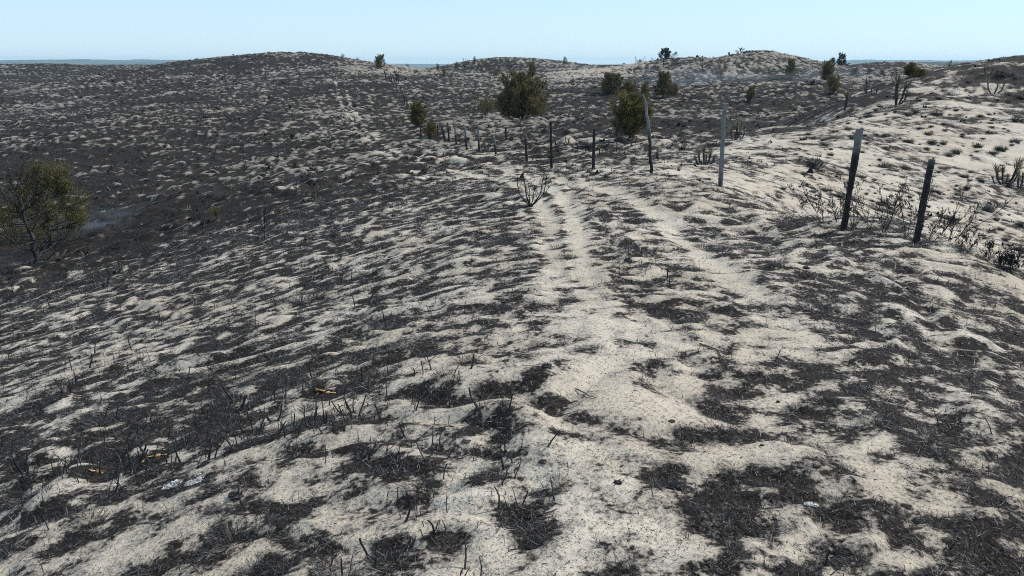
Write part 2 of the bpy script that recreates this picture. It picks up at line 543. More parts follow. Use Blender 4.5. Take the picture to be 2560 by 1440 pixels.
M = {
    'ground': ground_material(),
    'char': simple('charred_wood', (.012, .012, .013), (.035, .033, .034), 30, .75, .4),
    'bark': simple('scorched_bark', (.022, .020, .019), (.075, .065, .058), 9, .9),
    'twig': simple('bare_twigs', (.022, .020, .019), (.060, .052, .047), 5, .9),
    'post': simple('fence_wood', (.016, .015, .015), (.165, .17, .168), 14, .85, .3, True),
    'litter': simple('charred_litter', (.0145, .0125, .0115), (.082, .075, .069), 9, .6, .5, True),
    'straw': simple('dry_leaves', (.055, .045, .032), (.46, .40, .27), 4, .8, .2, True),
    'juniper': foliage('juniper_foliage', (.054, .054, .022), (.185, .165, .062), (.14, .098, .052)),
    'olive': foliage('olive_foliage', (.065, .063, .022), (.21, .18, .060), (.14, .10, .052)),
    'pine': foliage('pine_foliage', (.018, .030, .022), (.055, .070, .040), (.05, .045, .03)),
    'wire': simple('rusty_wire', (.10, .09, .085), (.20, .19, .18), 20, .6, .5),
    'pad': simple('scorched_pads', (.30, .155, .055), (.50, .36, .15), 16, .7),
    'ash': simple('white_ash', (.42, .41, .40), (.66, .64, .61), 22, .95, .1),
    'tussock': simple('burnt_tussock', (.012, .012, .012), (.16, .14, .10), 8, .85, .25, True),
}

# ------------------------------------------------------------------ the ground sheet
def build_ground():
    dense = np.arange(-0.64, 0.6401, 0.00155)
    coarse_r = np.concatenate([np.arange(0.65, 1.0, .02), np.arange(1.0, math.pi, .09)])
    th = np.concatenate([-coarse_r[::-1], dense, coarse_r])
    r = np.concatenate([np.exp(np.arange(math.log(.45), math.log(1.7), .03)),
                        np.exp(np.arange(math.log(1.7), math.log(22), .0034)),
                        np.exp(np.arange(math.log(22), math.log(115), .0036)),
                        np.exp(np.arange(math.log(115), math.log(330), .0056)),
                        np.exp(np.arange(math.log(330), math.log(6200), .05)), [6450.0]])
    nr, nt_ = len(r), len(th)
    RR, TT = np.meshgrid(r, th, indexing='ij')
    X, Y = (RR * np.sin(TT)).ravel(), (RR * np.cos(TT)).ravel()
    Z, m = terrain(X, Y, True)
    V = np.stack([X, Y, Z], 1)
    V = np.vstack([V, [[0, 0, ground_z(0, 0.01)]]])
    m = np.append(m, .4)
    film = np.append(terrain.film, 0)
    i = np.arange(nr - 1)[:, None] * nt_
    j = np.arange(nt_)[None, :]
    j2 = (j + 1) % nt_
    Q = np.stack([i + j, i + j2, i + nt_ + j2, i + nt_ + j], -1).reshape(-1, 4)
    Q = Q[:, ::-1]
    me = bpy.data.meshes.new('ground')
    me.vertices.add(len(V))
    me.vertices.foreach_set('co', V.astype(np.float32).ravel())
    hub = len(V) - 1
    T = np.stack([np.full(nt_, hub), (np.arange(nt_) + 1) % nt_, np.arange(nt_)], -1)
    loops = np.concatenate([Q.ravel(), T.ravel()]).astype(np.int32)
    me.loops.add(len(loops))
    me.loops.foreach_set('vertex_index', loops)
    me.polygons.add(len(Q) + len(T))
    st = np.concatenate([np.arange(len(Q)) * 4, len(Q) * 4 + np.arange(len(T)) * 3]).astype(np.int32)
    me.polygons.foreach_set('loop_start', st)
    me.polygons.foreach_set('use_smooth', np.ones(len(st), bool))
    a = me.attributes.new('char', 'FLOAT', 'POINT')
    a.data.foreach_set('value', m.astype(np.float32))
    a = me.attributes.new('film', 'FLOAT', 'POINT')
    a.data.foreach_set('value', film.astype(np.float32))
    me.update(calc_edges=True)
    me.materials.append(M['ground'])
    o = bpy.data.objects.new('ground', me)
    o['kind'] = 'structure'
    COL.objects.link(o)
    if me.polygons[len(Q) // 2].normal.z < 0:
        me.flip_normals()
    return o


build_ground()


def build_hills():
    m = simple('far_woods', (.020, .030, .018), (.07, .075, .05), .004, .9, .1)
    th = np.linspace(-1.0, 1.0, 700)
    prof = [(0.0, 0), (.12, 15), (.25, 25), (.5, 28), (.8, 22), (1.0, 5)]
    rows = []
    for k, (q, _h) in enumerate(prof):
        rr = 4700 + 1500 * q
        x, y = rr * np.sin(th), rr * np.cos(th)
        env = np.interp(th, [-1, -.54, -.50, -.40, -.30, -.2, 0, .1, .3, .37, .50, 1], [29, 29, 33, 34, 29, 15, 8, 8, 20, 33, 30, 31])
        rag = 1 + .07 * perlin(th * 40, 0 * th + k, 41) + (.045 * perlin(th * 260, 0 * th + k, 42) if _h > 10 else 0)
        rows.append(np.stack([x, y, -27 + env * _h / 25.0 * rag], 1))
    V = np.concatenate(rows)
    n = len(th)
    Q = []
    for i in range(len(prof) - 1):
        j = np.arange(n - 1)
        Q.append(np.stack([i * n + j, i * n + j + 1, (i + 1) * n + j + 1, (i + 1) * n + j], -1))
    o = tri_mesh('hills', V, np.concatenate(Q)[:, ::-1], m)
    o['kind'] = 'structure'


build_hills()


def build_woods():
    m = simple('wooded_hill', (.008, .013, .010), (.026, .034, .024), .02, .9, .1)
    th = np.linspace(-.15, .75, 1300)
    top = np.interp(th, [-.15, -.02, .03, .07, .12, .17, .22, .30, .37, .39, .42, .45, .49, .52, .56, .75], [4, 5, 6, 16, 22, 20, 12, 12, 21, 25.5, 27, 26.5, 26.5, 28, 27, 24])
    prof = [(0, 0), (.1, .5), (.2, .8), (.3, .97), (.45, 1.0), (.7, .8), (1, .2)]
    rows = []
    for k, (q, h) in enumerate(prof):
        rr = 1500 + 420 * q
        rag = 1 + (.035 * perlin(th * 90, 0 * th + 3 * k, 44) + .045 * perlin(th * 330, 0 * th + 3 * k, 45)) * (h > .4)
        rows.append(np.stack([rr * np.sin(th), rr * np.cos(th), -26.5 + top * h * rag + .4 * (h > .9)], 1))
    V = np.concatenate(rows)
    n = len(th)
    j = np.arange(n - 1)
    Q = np.concatenate([np.stack([i * n + j, i * n + j + 1, (i + 1) * n + j + 1, (i + 1) * n + j], -1) for i in range(len(prof) - 1)])
    o = tri_mesh('hills', V, Q[:, ::-1], m)
    o['kind'] = 'structure'


build_woods()


def build_haze():
    m = bpy.data.materials.new('haze')
    m.use_nodes = True
    nt = m.node_tree
    nt.nodes.remove(nt.nodes['Principled BSDF'])
    v = nt.nodes.new('ShaderNodeVolumePrincipled')
    v.inputs['Color'].default_value = (.60, .85, 1.0, 1)
    v.inputs['Density'].default_value = HAZE
    v.inputs['Anisotropy'].default_value = .2
    nt.links.new(v.outputs[0], nt.nodes['Material Output'].inputs['Volume'])
    a, z0, z1 = 6600.0, -36.0, 24.0
    me = bpy.data.meshes.new('haze')
    me.from_pydata([(x, y, z) for z in (z0, z1) for x, y in ((-a, -a), (a, -a), (a, a), (-a, a))], [],
                   [(3, 2, 1, 0), (4, 5, 6, 7), (0, 1, 5, 4), (1, 2, 6, 5), (2, 3, 7, 6), (3, 0, 4, 7)])
    me.materials.append(m)
    o = bpy.data.objects.new('haze', me)
    o['kind'] = 'stuff'
    COL.objects.link(o)


HAZE = 1.25e-4
build_haze()


def smoke(px, py, Y, sx, sy, sz, dens, up):
    p = at(px, py, Y)
    p[2] = ground_z(p[0], p[1]) + up
    m = bpy.data.materials.new('smoke')
    m.use_nodes = True
    nt = m.node_tree
    nt.nodes.remove(nt.nodes['Principled BSDF'])
    v = nt.nodes.new('ShaderNodeVolumePrincipled')
    v.inputs['Color'].default_value = (.72, .86, 1.0, 1)
    tc = nt.nodes.new('ShaderNodeTexCoord')
    ln = nt.nodes.new('ShaderNodeVectorMath')
    ln.operation = 'LENGTH'
    nt.links.new(tc.outputs['Object'], ln.inputs[0])
    fall = mapr(nt, ln.outputs['Value'], .1, 1.0, 1.0, 0.0)
    wisp = mapr(nt, noise(nt, tc.outputs['Object'], 2.2, 3.0, .6), .40, .68)
    nt.links.new(math_(nt, 'MULTIPLY', math_(nt, 'MULTIPLY', fall, wisp), dens), v.inputs['Density'])
    nt.links.new(v.outputs[0], nt.nodes['Material Output'].inputs['Volume'])
    n, k = 20, 10
    V = [(math.sin(math.pi * i / k) * math.cos(2 * math.pi * j / n), math.sin(math.pi * i / k) * math.sin(2 * math.pi * j / n), math.cos(math.pi * i / k)) for i in range(k + 1) for j in range(n)]
    Fq = [(i * n + j, (i + 1) * n + j, (i + 1) * n + (j + 1) % n, i * n + (j + 1) % n) for i in range(k) for j in range(n)]
    me = bpy.data.meshes.new('smoke')
    me.from_pydata(V, [], Fq)
    me.materials.append(m)
    o = bpy.data.objects.new('smoke', me)
    o.location, o.scale = p, (sx, sy, sz)
    o['kind'] = 'stuff'
    COL.objects.link(o)


smoke(235, 575, 37, 4.2, 5.0, .55, .075, .25)
smoke(40, 640, 31, 3.0, 2.5, .4, .06, .2)
smoke(1090, 175, 200, 14, 14, 3.2, .045, 1.5)
smoke(1740, 222, 108, 12, 9, 2.0, .03, 1.0)
smoke(2050, 225, 98, 8, 8, 1.6, .025, .8)
# ------------------------------------------------------------------ fence
def make_post(px, py, top, wpx, label, group, char_to=.7, kind='round', lean=0.0, Y=None, topx=None, sides=8, seed=0):
    """char_to: share of the height that is burnt black"""
    p = place(px, py, Y)
    H = h_for(p, px, top)
    rad = wpx / F * p[1] / 2 / 1.02
    lx = 0.0 if topx is None else at(topx, top, p[1])[0] - p[0]
    rng = np.random.default_rng(100 + seed)
    n = 14 if H * F / p[1] > 60 else 7
    t = np.linspace(0, 1, n)
    z = -.15 + t * (H + .15)
    k = np.clip(z / H, 0, 1)
    bend = rng.normal(0, .35 * rad, (n, 2)) if kind == 'branch' else rng.normal(0, .06 * rad, (n, 2))
    pts_ = np.stack([lx * k + bend[:, 0], lean * k * .5 + bend[:, 1], z], 1)
    if kind == 'branch':
        pts_[:, 0] += rad * .8 * np.sin(k * 5.0) - rad * 1.1 * np.maximum(0, k - .86) * 5
        rr = rad * np.interp(k, [0, .45, .5, .55, .86, 1], [1.0, 1.0, 1.15, .95, .85, .25])
    elif kind == 'burnt':
        rr = rad * np.interp(k, [0, .1, .3, .5, .7, 1], [1.0, .92, .72, .85, .95, 1.0]) * rng.uniform(.93, 1.07, n)
    else:
        rr = rad * (1.02 - .06 * k) * rng.uniform(.95, 1.05, n)
    tone = sstep(char_to - .10, char_to + .12, k + rng.normal(0, .02, n))
    mb = MB()
    mb.tube(pts_, rr, sides, tone)
    if n == 14 and kind != 'branch':                        # splintered lip and a knot
        q = pts_[-1]
        mb.tube([q + [rad * .3, 0, -.05], q + [rad * .35, 0, .018]], [rad * .5, rad * .25], 5, [tone[-1]] * 2)
        m_ = pts_[4]
        mb.tube([m_ + [rad * .7, -rad * .3, 0], m_ + [rad * 1.2, -rad * .5, .03]], [rad * .35, rad * .12], 5, [tone[4]] * 2)
    o = mb.build('fence_post', M['post'], loc=p)
    tag(o, label, 'fence post', group)
    return p, pts_


FG = 'posts of the burnt wire fence'
post = {}
PP = [  # key, px, py, top, width px, label, extra
    ('a', 2290, 607, 398, 17, 'black wooden post with the lowest top, between two bare bushes on the ridge edge', dict(char_to=1.0, topx=2329)),
    ('b', 2108, 577, 323, 19, 'thick post on the ridge edge, black shaft with a slate grey upper end', dict(char_to=.80, topx=2150, kind='burnt')),
    ('c', 1801, 463, 258, 12, 'tall pale grey weathered post standing clear of the other posts', dict(char_to=.06, topx=1812)),
    ('d', 1627, 433, 236, 8.5, 'crooked post of a grey branch on a black lower half beside the round juniper', dict(char_to=.50, topx=1617, kind='branch')),
    ('e', 1483, 421, 322, 8, 'straight black post between the crooked branch post and a taller black post', dict(char_to=1.1)),
    ('f', 1379, 421, 305, 7, 'tall thin black post second along from the crooked branch post', dict(char_to=1.1, topx=1377)),
    ('g', 1317, 403, 335, 6, 'short black post with grey tip above the bare cup shaped sapling', dict(char_to=.85, topx=1313)),
    ('h', 1240, 386, 341, 5.5, 'short leaning post where the fence starts to climb down the slope', dict(char_to=.6, topx=1234)),
    ('i', 1266, 351, 318, 5, 'lone black post set back in the shadow of the largest juniper', dict(char_to=1.1, topx=1264)),
    ('j', 1198, 378, 323, 5, 'dark post with pale grey upper half, a step ahead of the short leaning post', dict(char_to=.55, topx=1195)),
    ('k', 1167, 375, 318, 5, 'tall slim post, grey above and charred below, third from the lone set back post', dict(char_to=.6, topx=1162)),
    ('l', 1141, 362, 319, 4.5, 'thin grey black post in the middle of the close row by the small bushes', dict(char_to=.6, topx=1137)),
    ('m', 1123, 352, 312, 4.5, 'slender black post next to the leaning pale topped one', dict(char_to=.9, topx=1120)),
    ('n', 1112, 352, 309, 5, 'leaning black post with a pale top beside the low olive bush', dict(char_to=.9, topx=1103)),
    ('o', 1095, 340, 312, 3.5, 'small black post half hidden at the foot of the low olive bush', dict(char_to=1.1)),
    ('p', 1052, 343, 314, 3.5, 'small black post below the two juniper bushes at the fence bend', dict(char_to=1.1)),
    ('q', 1018, 275, 250, 3, 'lowest black post of the line climbing the far hill', dict(char_to=1.1)),
    ('r', 1012, 262, 241, 3, 'black post just uphill of the lowest one on the far hill', dict(char_to=1.1)),
    ('s', 1009, 244, 224, 2.8, 'grey post half way up the line on the far hill', dict(char_to=.4)),
    ('t', 1003, 232, 212, 2.8, 'upper post of the line where the far hill flattens', dict(char_to=.8)),
    ('u', 996, 205, 184, 3, 'outermost dark post of the cluster below the lone hilltop bush', dict(char_to=1.1)),
    ('v', 991, 204, 183, 3.4, 'thickest dark post in the cluster below the lone hilltop bush', dict(char_to=1.1)),
    ('w', 985, 205, 193, 2.6, 'short stub post inside the cluster below the lone hilltop bush', dict(char_to=1.1)),
    ('x', 979, 204, 194, 2.6, 'low stub post at the middle of the cluster below the hilltop bush', dict(char_to=1.1)),
    ('y', 975, 204, 192, 2.6, 'small stub post nearest the two tall ones of the hilltop cluster', dict(char_to=1.1)),
    ('z', 965, 203, 183, 2.8, 'single taller post at the inner end of the hilltop cluster', dict(char_to=1.1)),
    ('aa', 961, 186, 174, 2.6, 'tiny post close beneath the lone hilltop bush', dict(char_to=1.1)),
]
for n_, (k_, px, py, top, wp, lab, ex) in enumerate(PP):
    post[k_] = make_post(px, py, top, wp, lab, FG, seed=n_, **ex)

# wire strands: on from post c over b and a and out past the frame
def strand(fr, label, droop):
    mb = MB()
    nodes = []
    for k_ in ('d', 'c', 'b', 'a'):
        p, sp = post[k_]
        i = fr * (len(sp) - 1)
        i0 = int(i)
        q = sp[i0] + (sp[min(i0 + 1, len(sp) - 1)] - sp[i0]) * (i - i0)
        nodes.append(p + q + np.array([0, -.045, 0]))
    e = np.array([nodes[-1][0] + 4.4, nodes[-1][1] - 2.4, 0])
    e[2] = nodes[-1][2] - .55
    nodes.append(e)
    line = []
    for a, b in zip(nodes[:-1], nodes[1:]):
        for t in np.linspace(0, 1, 12, endpoint=False):
            q = a + (b - a) * t
            q[2] -= droop * 4 * t * (1 - t)
            line.append(q)
    line.append(nodes[-1])
    mb.tube(line, .0029, 4)
    for q in line[1::2]:                                    # barbs
        for s in (-1, 1):
            mb.tube([q, q + np.array([.012 * s, .008, .016 * s])], [.0016, .0006], 3)
    tag(mb.build('barbed_wire', M['wire']), label, 'wire', 'wire strands of the burnt fence')


strand(.90, 'topmost slack wire strand across the pale slope behind the two thick posts', .02)
strand(.66, 'middle wire strand strung between the two thick black posts', .03)
strand(.36, 'lowest wire strand passing through the bare bushes at the ridge edge', .05)


# ------------------------------------------------------------------ trees and bushes
def limb(rng, p, d, L, n=6, wob=.18, up=.0):
    out = [np.array(p, float)]
    d = np.array(d, float)
    d /= np.linalg.norm(d)
    for _ in range(n):
        d = d + rng.normal(0, wob, 3) + np.array([0, 0, up])
        d /= np.linalg.norm(d)
        out.append(out[-1] + d * L / n)
    return np.array(out)


def branches(mb, rng, p, d, L, r, level, nsub, spread=.7, wob=.15, up=.06, sides=4, shrink=.62, tips=None, minr=.0015, start=.25):
    ln = limb(rng, p, d, L, 6 if level > 0 else 4, wob, up)
    mb.tube(ln, np.linspace(r, max(r * .45, minr), len(ln)), sides)
    if tips is not None:
        tips.append(ln)
    if level <= 0:
        return
    for k in range(nsub):
        t = rng.uniform(start, 1.0) * (len(ln) - 1.01)
        i = int(t)
        q = ln[i] + (ln[i + 1] - ln[i]) * (t - i)
        dd = ln[i + 1] - ln[i]
        dd = dd / np.linalg.norm(dd)
        s = rng.normal(0, 1, 3)
        s -= dd * (s @ dd)
        s /= np.linalg.norm(s)
        branches(mb, rng, q, dd * math.cos(spread) + s * math.sin(spread) + np.array([0, 0, .15]), L * shrink * rng.uniform(.6, 1.15) * (1.15 - .45 * t / len(ln)),
                 max(r * .52, minr), level - 1, nsub, spread, wob, up, 3, shrink, tips, minr, .2)


def leaf_quads(rng, C, D, L, W):
    """slim pointed leaves: base C, direction D, length L, width W -> verts (n,4), quads"""
    n = len(C)
    s = np.cross(D, rng.normal(0, 1, (n, 3)))
    s /= np.linalg.norm(s, axis=1)[:, None] + 1e-9
    L, W = L[:, None], W[:, None]
    v0 = C
    v1 = C + D * L * .45 + s * W * .5
    v2 = C + D * L
    v3 = C + D * L * .45 - s * W * .5
    V = np.stack([v0, v1, v2, v3], 1).reshape(-1, 3)
    return V, np.arange(n * 4).reshape(n, 4)


def env_r(shape, k):
    """relative crown radius at relative height k"""
    if shape == 'cone':
        return np.interp(k, [0, .08, .25, .6, .9, 1], [.7, .95, 1.0, .62, .2, .03])
    if shape == 'oval':
        return np.interp(k, [0, .12, .35, .6, .85, 1], [.66, .9, 1.0, .88, .52, .12])
    if shape == 'dome':
        return np.interp(k, [0, .1, .3, .55, .8, 1], [.78, .96, 1.0, .80, .44, .06])
    if shape == 'top':
        return np.interp(k, [0, .2, .45, .7, .9, 1], [.25, .6, .9, 1.0, .7, .2])
    return np.ones_like(k)


def juniper(px, py, top, wpx, shape, label, group=None, Y=None, n=2600, mat='juniper', bare=.06, scorch=.0, name='juniper_bush', cat='bush', lobes=26, leaf=1.0, open_=.0, seed=0, offx=0.0, trunk_vis=True):
    p = place(px, py, Y)
    H = h_for(p, px, top)
    Rw = wpx / F * p[1] / 2 * 1.08
    rng = np.random.default_rng(500 + seed + int(px) * 7 + int(py))
    root = empty(name, p)
    tag(root, label, cat, group)
    scale = max(H, 2 * Rw)
    # trunk and limbs
    tb = MB()
    r0 = .022 * scale + .01
    stems = 1 if shape in ('cone', 'top') else 3
    for k in range(stems):
        a = rng.uniform(0, 6.28)
        d = np.array([.25 * math.cos(a) * (stems > 1) + offx * .4, .25 * math.sin(a) * (stems > 1), 1.0])
        ln = limb(rng, [0, 0, -.06], d, H * (.86 if stems == 1 else .7), 7, .07, .02)
        tb.tube(ln, np.linspace(r0 / stems ** .4, r0 * .18, len(ln)), 6)
    # lobes: upswept plumes that make the ragged outline
    C, D, L, W, T = [], [], [], [], []
    per = max(8, n // lobes)
    for k in range(lobes):
        kb = rng.uniform(bare, .80)
        az = rng.uniform(0, 2 * math.pi)
        rad = env_r(shape, (kb - bare) / (1 - bare) * .9 + .05)
        rad = float(rad) * rng.uniform(.45, 1.08)
        tipk = min(1.0, kb + rng.uniform(.12, .34))
        a0 = np.array([.12 * Rw * math.cos(az), .12 * Rw * math.sin(az), H * max(.02, kb - .18)])
        a1 = np.array([Rw * rad * math.cos(az) + offx * Rw * kb, Rw * rad * math.sin(az), H * tipk])
        if trunk_vis and rng.random() < .75:
            mid = (a0 + a1) / 2 + np.array([.15 * Rw * math.cos(az), .15 * Rw * math.sin(az), -.06 * H])
            tb.tube([a0, mid, a0 + (a1 - a0) * .8], [r0 * .34, r0 * .22, r0 * .1], 4)
        t = rng.beta(2.0, 1.2, per)
        base = a0 + (a1 - a0) * t[:, None]
        ax = (a1 - a0) / np.linalg.norm(a1 - a0)
        wd = (.20 + open_ * .1) * scale * np.interp(t, [0, .5, .8, 1], [.35, .50, .40, .10])
        base = base + rng.normal(0, 1, (per, 3)) * wd[:, None] * .42
        dr = ax * .65 + np.array([0, 0, .55]) + rng.normal(0, .38, (per, 3))
        dr /= np.linalg.norm(dr, axis=1)[:, None]
        C.append(base)
        D.append(dr)
        T.append(np.full(per, scorch + rng.normal(0, .22)) + (1 - base[:, 2] / H) * .22)
    # one leader plume on top
    t = rng.beta(1.6, 1.4, per * 2)
    base = np.stack([offx * Rw * .6 + rng.normal(0, 1, per * 2) * Rw * .22 * (1.05 - t), rng.normal(0, 1, per * 2) * Rw * .22 * (1.05 - t), H * (.50 + .38 * t)], 1)
    dr = np.array([0, 0, 1.0]) + rng.normal(0, .4, (per * 2, 3))
    dr /= np.linalg.norm(dr, axis=1)[:, None]
    C.append(base), D.append(dr), T.append(np.full(per * 2, scorch))
    # the body between the plumes, its outline pushed in and out by noise
    nb = int(n * (1.0 - .45 * open_))
    kk = rng.beta(1.0, 1.45, nb)
    az = rng.uniform(0, 2 * math.pi, nb)
    rr = env_r(shape, kk) * (.84 + .30 * perlin(az * 1.3 + 9 * k, kk * 4.5, int(px) % 50) + .16 * perlin(az * 3.5, kk * 9, int(py) % 50))
    q = np.sqrt(rng.uniform(.12, 1.0, nb)) * rr * Rw
    base = np.stack([q * np.cos(az) + offx * Rw * kk, q * np.sin(az), H * (bare * .5 + (1 - bare * .5) * kk * .95)], 1)
    hole = perlin(base[:, 0] * 3.4 / scale + 5, base[:, 2] * 3.4 / scale + base[:, 1] * 2.1 / scale, int(px + py) % 60)
    base = base[hole > -.36 + .2 * open_ + .34 * np.clip(1 - kk * 2.2, 0, 1)]
    nb = len(base)
    dr = np.stack([base[:, 0] / Rw * .55, base[:, 1] / Rw * .55, .75 + 0 * base[:, 0]], 1) + rng.normal(0, .34, (nb, 3))
    dr /= np.linalg.norm(dr, axis=1)[:, None]
    C.append(base), D.append(dr), T.append(np.full(nb, scorch) + rng.normal(0, .2, nb) + (1 - base[:, 2] / H) * .25)
    C, D, T = np.concatenate(C), np.concatenate(D), np.concatenate(T)
    keep = C[:, 2] > bare * H * .3
    C, D, T = C[keep], D[keep], T[keep]
    m_ = len(C)
    L = scale * rng.uniform(.045, .11, m_) * leaf
    W = L * rng.uniform(.20, .38, m_)
    V, Q = leaf_quads(rng, C, D, L, W)
    V[:, 2] = np.maximum(V[:, 2], .01)
    cr = tri_mesh('crown', V, Q, M[mat], np.clip(np.repeat(T, 4), 0, 1))
    cr.parent = root
    tk = tb.build('trunk', M['bark'], root)
    return root


JG = 'surviving junipers on the burnt dunes'
juniper(1305, 298, 181, 122, 'dome', 'largest round olive juniper bush, casting a broad shadow beside the fence bend', JG, n=7500, lobes=46, scorch=.22, leaf=.8)
juniper(1574, 345, 231, 104, 'oval', 'dense dark round juniper just behind the crooked branch post', JG, n=7000, lobes=40, mat='olive', scorch=.12, bare=.14, leaf=.8, offx=.12)
juniper(1045, 316, 255, 46, 'oval', 'dark green juniper bush at the fence bend with its shadow on the sand', JG, n=3200, lobes=24, bare=.10)
juniper(1077, 343, 303, 38, 'dome', 'low olive brown bush by the leaning pale topped fence post', JG, n=2200, mat='olive', scorch=.35)
juniper(1214, 290, 241, 46, 'oval', 'thin half burnt bush with see through brown crown next to the largest juniper', JG, n=1100, mat='olive', scorch=.5, bare=.2, open_=1)
juniper(1528, 233, 183, 54, 'dome', 'dark round bush at the foot of the bright sand streak', JG, n=3200, scorch=.15)
juniper(1572, 232, 205, 44, 'dome', 'low brown scorched bush beside the dark round one at the dune foot', JG, n=1600, scorch=.75)
juniper(1612, 240, 200, 22, 'oval', 'narrow smoky dark bush between two wider bushes in the hollow', JG, n=900, scorch=.3)
juniper(1658, 242, 181, 54, 'cone', 'broad pointed juniper in the hollow below the tree on the crest', JG, n=3200, scorch=.12)
juniper(1685, 241, 207, 26, 'dome', 'brown lower bush leaning against the broad pointed juniper', JG, n=1200, scorch=.8)
juniper(1875, 252, 216, 23, 'oval', 'small egg shaped bush alone in the dark valley', JG, n=1900, lobes=18, bare=.02)
juniper(1976, 196, 147, 31, 'cone', 'cone shaped juniper on the flank of the pointed dune', JG, n=2400, lobes=22, bare=.16)
juniper(2066, 208, 153, 32, 'oval', 'tall dark tree with dead lower twigs right of the pointed dune', JG, n=2200, bare=.25)
juniper(2082, 234, 188, 36, 'oval', 'rounded olive tree with visible stems in front of the tall dark tree', JG, n=1900, mat='olive', bare=.22, scorch=.2)
juniper(951, 171, 136, 27, 'oval', 'lone dark bush on the shoulder of the far hill, above the cluster of posts', JG, n=2300, bare=.08)
juniper(1330, 200, 157, 21, 'oval', 'slender grey green bush behind the largest juniper', JG, n=1500, bare=.08, scorch=.1)
juniper(1111, 192, 170, 15, 'oval', 'small dark bush in the hazy hollow behind the fence bend', JG, n=900, scorch=.1)
juniper(1129, 193, 180, 11, 'dome', 'smallest dark bush next to another small one in the hazy hollow', JG, n=500)
juniper(2277, 191, 156, 37, 'oval', 'wide spiky dark bush beyond the bare crest of the yucca slope', JG, n=2400, bare=.05)
juniper(2136, 188, 170, 24, 'dome', 'brownish bush casting a black shadow beyond the tall dark tree', JG, n=1300, scorch=.3)
juniper(2173, 182, 172, 16, 'dome', 'low faint bush on the small sandy rise beyond the valley', JG, n=700, scorch=.3)
juniper(2205, 188, 175, 15, 'dome', 'compact round dark bush in the middle of the sandy rise', JG, n=900)
juniper(2231, 190, 180, 13, 'dome', 'low round bush close to the wide spiky bush', JG, n=700)
juniper(2305, 188, 174, 26, 'dome', 'low dark scrub at the foot of the wide spiky bush', JG, n=1000)
juniper(425, 171, 156, 19, 'dome', 'round dark bush on the low skyline ridge in front of the blue woods', JG, n=900, Y=238)
juniper(320, 171, 164, 11, 'dome', 'tiny dark bush on the low skyline ridge', JG, n=500, Y=268)
juniper(1413, 157, 142, 12, 'oval', 'small upright bush alone on the skyline between two dunes', JG, n=600, Y=212)
juniper(1187, 161, 141, 10, 'cone', 'thin little tree on the skyline at the edge of the rounded dune', JG, n=420, bare=.2, open_=1)
juniper(1206, 160, 148, 7, 'dome', 'tiny shrub hugging the side of the rounded skyline dune', JG, n=260)
juniper(857, 146, 134, 12, 'oval', 'feathery small shrub on the crest of the broad hill', JG, n=360, open_=1, Y=176)
juniper(893, 151, 143, 9, 'dome', 'low shrub on the descending crest of the broad hill', JG, n=280, open_=1, Y=174)
juniper(1240, 190, 172, 26, 'dome', 'wispy grey scrub patch behind the thin half burnt bush', JG, n=700, scorch=.4, open_=1)
juniper(1180, 178, 168, 12, 'dome', 'small dark scrub in the middle of the hazy slope', JG, n=380)
juniper(1797, 204, 172, 27, 'top', 'small tree with a brown half burnt crown on the dune flank', JG, n=900, scorch=.65, bare=.35, mat='olive')
juniper(541, 552, 516, 36, 'top', 'small green leaved sapling among bare burnt ones on the near slope', JG, n=420, mat='olive', bare=.35, open_=1)
juniper(2210, 166, 152, 8, 'dome', 'little bush on top of the small sandy rise', JG, n=280, Y=186)
juniper(2372, 171, 158, 15, 'dome', 'dark bush on the skyline where the yucca slope meets the blue woods', JG, n=520, Y=74)
juniper(2338, 180, 167, 22, 'dome', 'low dark scrub behind the crest of the yucca slope', JG, n=700, Y=66)


def pine(px, py, top, wpx, label, whorls, Y=None, lean=0.0, n=70, sparse=.2, cat='tree', name='pine_tree', lift=.25):
    p = place(px, py, Y)
    H = h_for(p, px, top)
    Rw = wpx / F * p[1] / 2
    rng = np.random.default_rng(int(px) * 3 + 1)
    root = empty(name, p)
    tag(root, label, cat)
    tb, C, D = MB(), [], []
    tr = np.array([[lean * H * k ** 1.6, 0, H * k] for k in np.linspace(0, .97, 8)]) + rng.normal(0, .01 * H, (8, 3))
    tr[0] = [0, 0, -.1]
    tb.tube(tr, np.linspace(.035 * H, .006 * H, 8), 6)
    for k in range(whorls):
        f = lift + (1 - lift) * (k + rng.uniform(0, .6)) / whorls
        f = min(f, .97)
        for _ in range(rng.integers(2, 5)):
            if rng.random() < sparse:
                continue
            a = rng.uniform(0, 6.28)
            LL = Rw * (1.12 - f * .85) * rng.uniform(.55, 1.25) * 1.25
            q = np.array([lean * H * f ** 1.6, 0, H * f])
            ln = limb(rng, q, [math.cos(a), math.sin(a), rng.uniform(.0, .55)], LL, 5, .12, .05)
            tb.tube(ln, np.linspace(.010 * H, .003 * H, len(ln)), 4)
            t = rng.uniform(.25, 1, n)
            i = np.minimum((t * 5).astype(int), 4)
            C.append(ln[i] + (ln[i + 1] - ln[i]) * (t * 5 - i)[:, None] + rng.normal(0, .030 * H, (n, 3)))
            d = (ln[-1] - ln[0]) / LL * .6 + np.array([0, 0, .5]) + rng.normal(0, .5, (n, 3))
            D.append(d / np.linalg.norm(d, axis=1)[:, None])
    C, D = np.concatenate(C), np.concatenate(D)
    L = H * rng.uniform(.05, .11, len(C))
    V, Q = leaf_quads(rng, C, D, L, L * .34)
    cr = tri_mesh('crown', V, Q, M['pine'], np.clip(np.repeat(rng.normal(.1, .15, len(C)), 4), 0, 1))
    cr.parent = root
    tb.build('trunk', M['bark'], root)


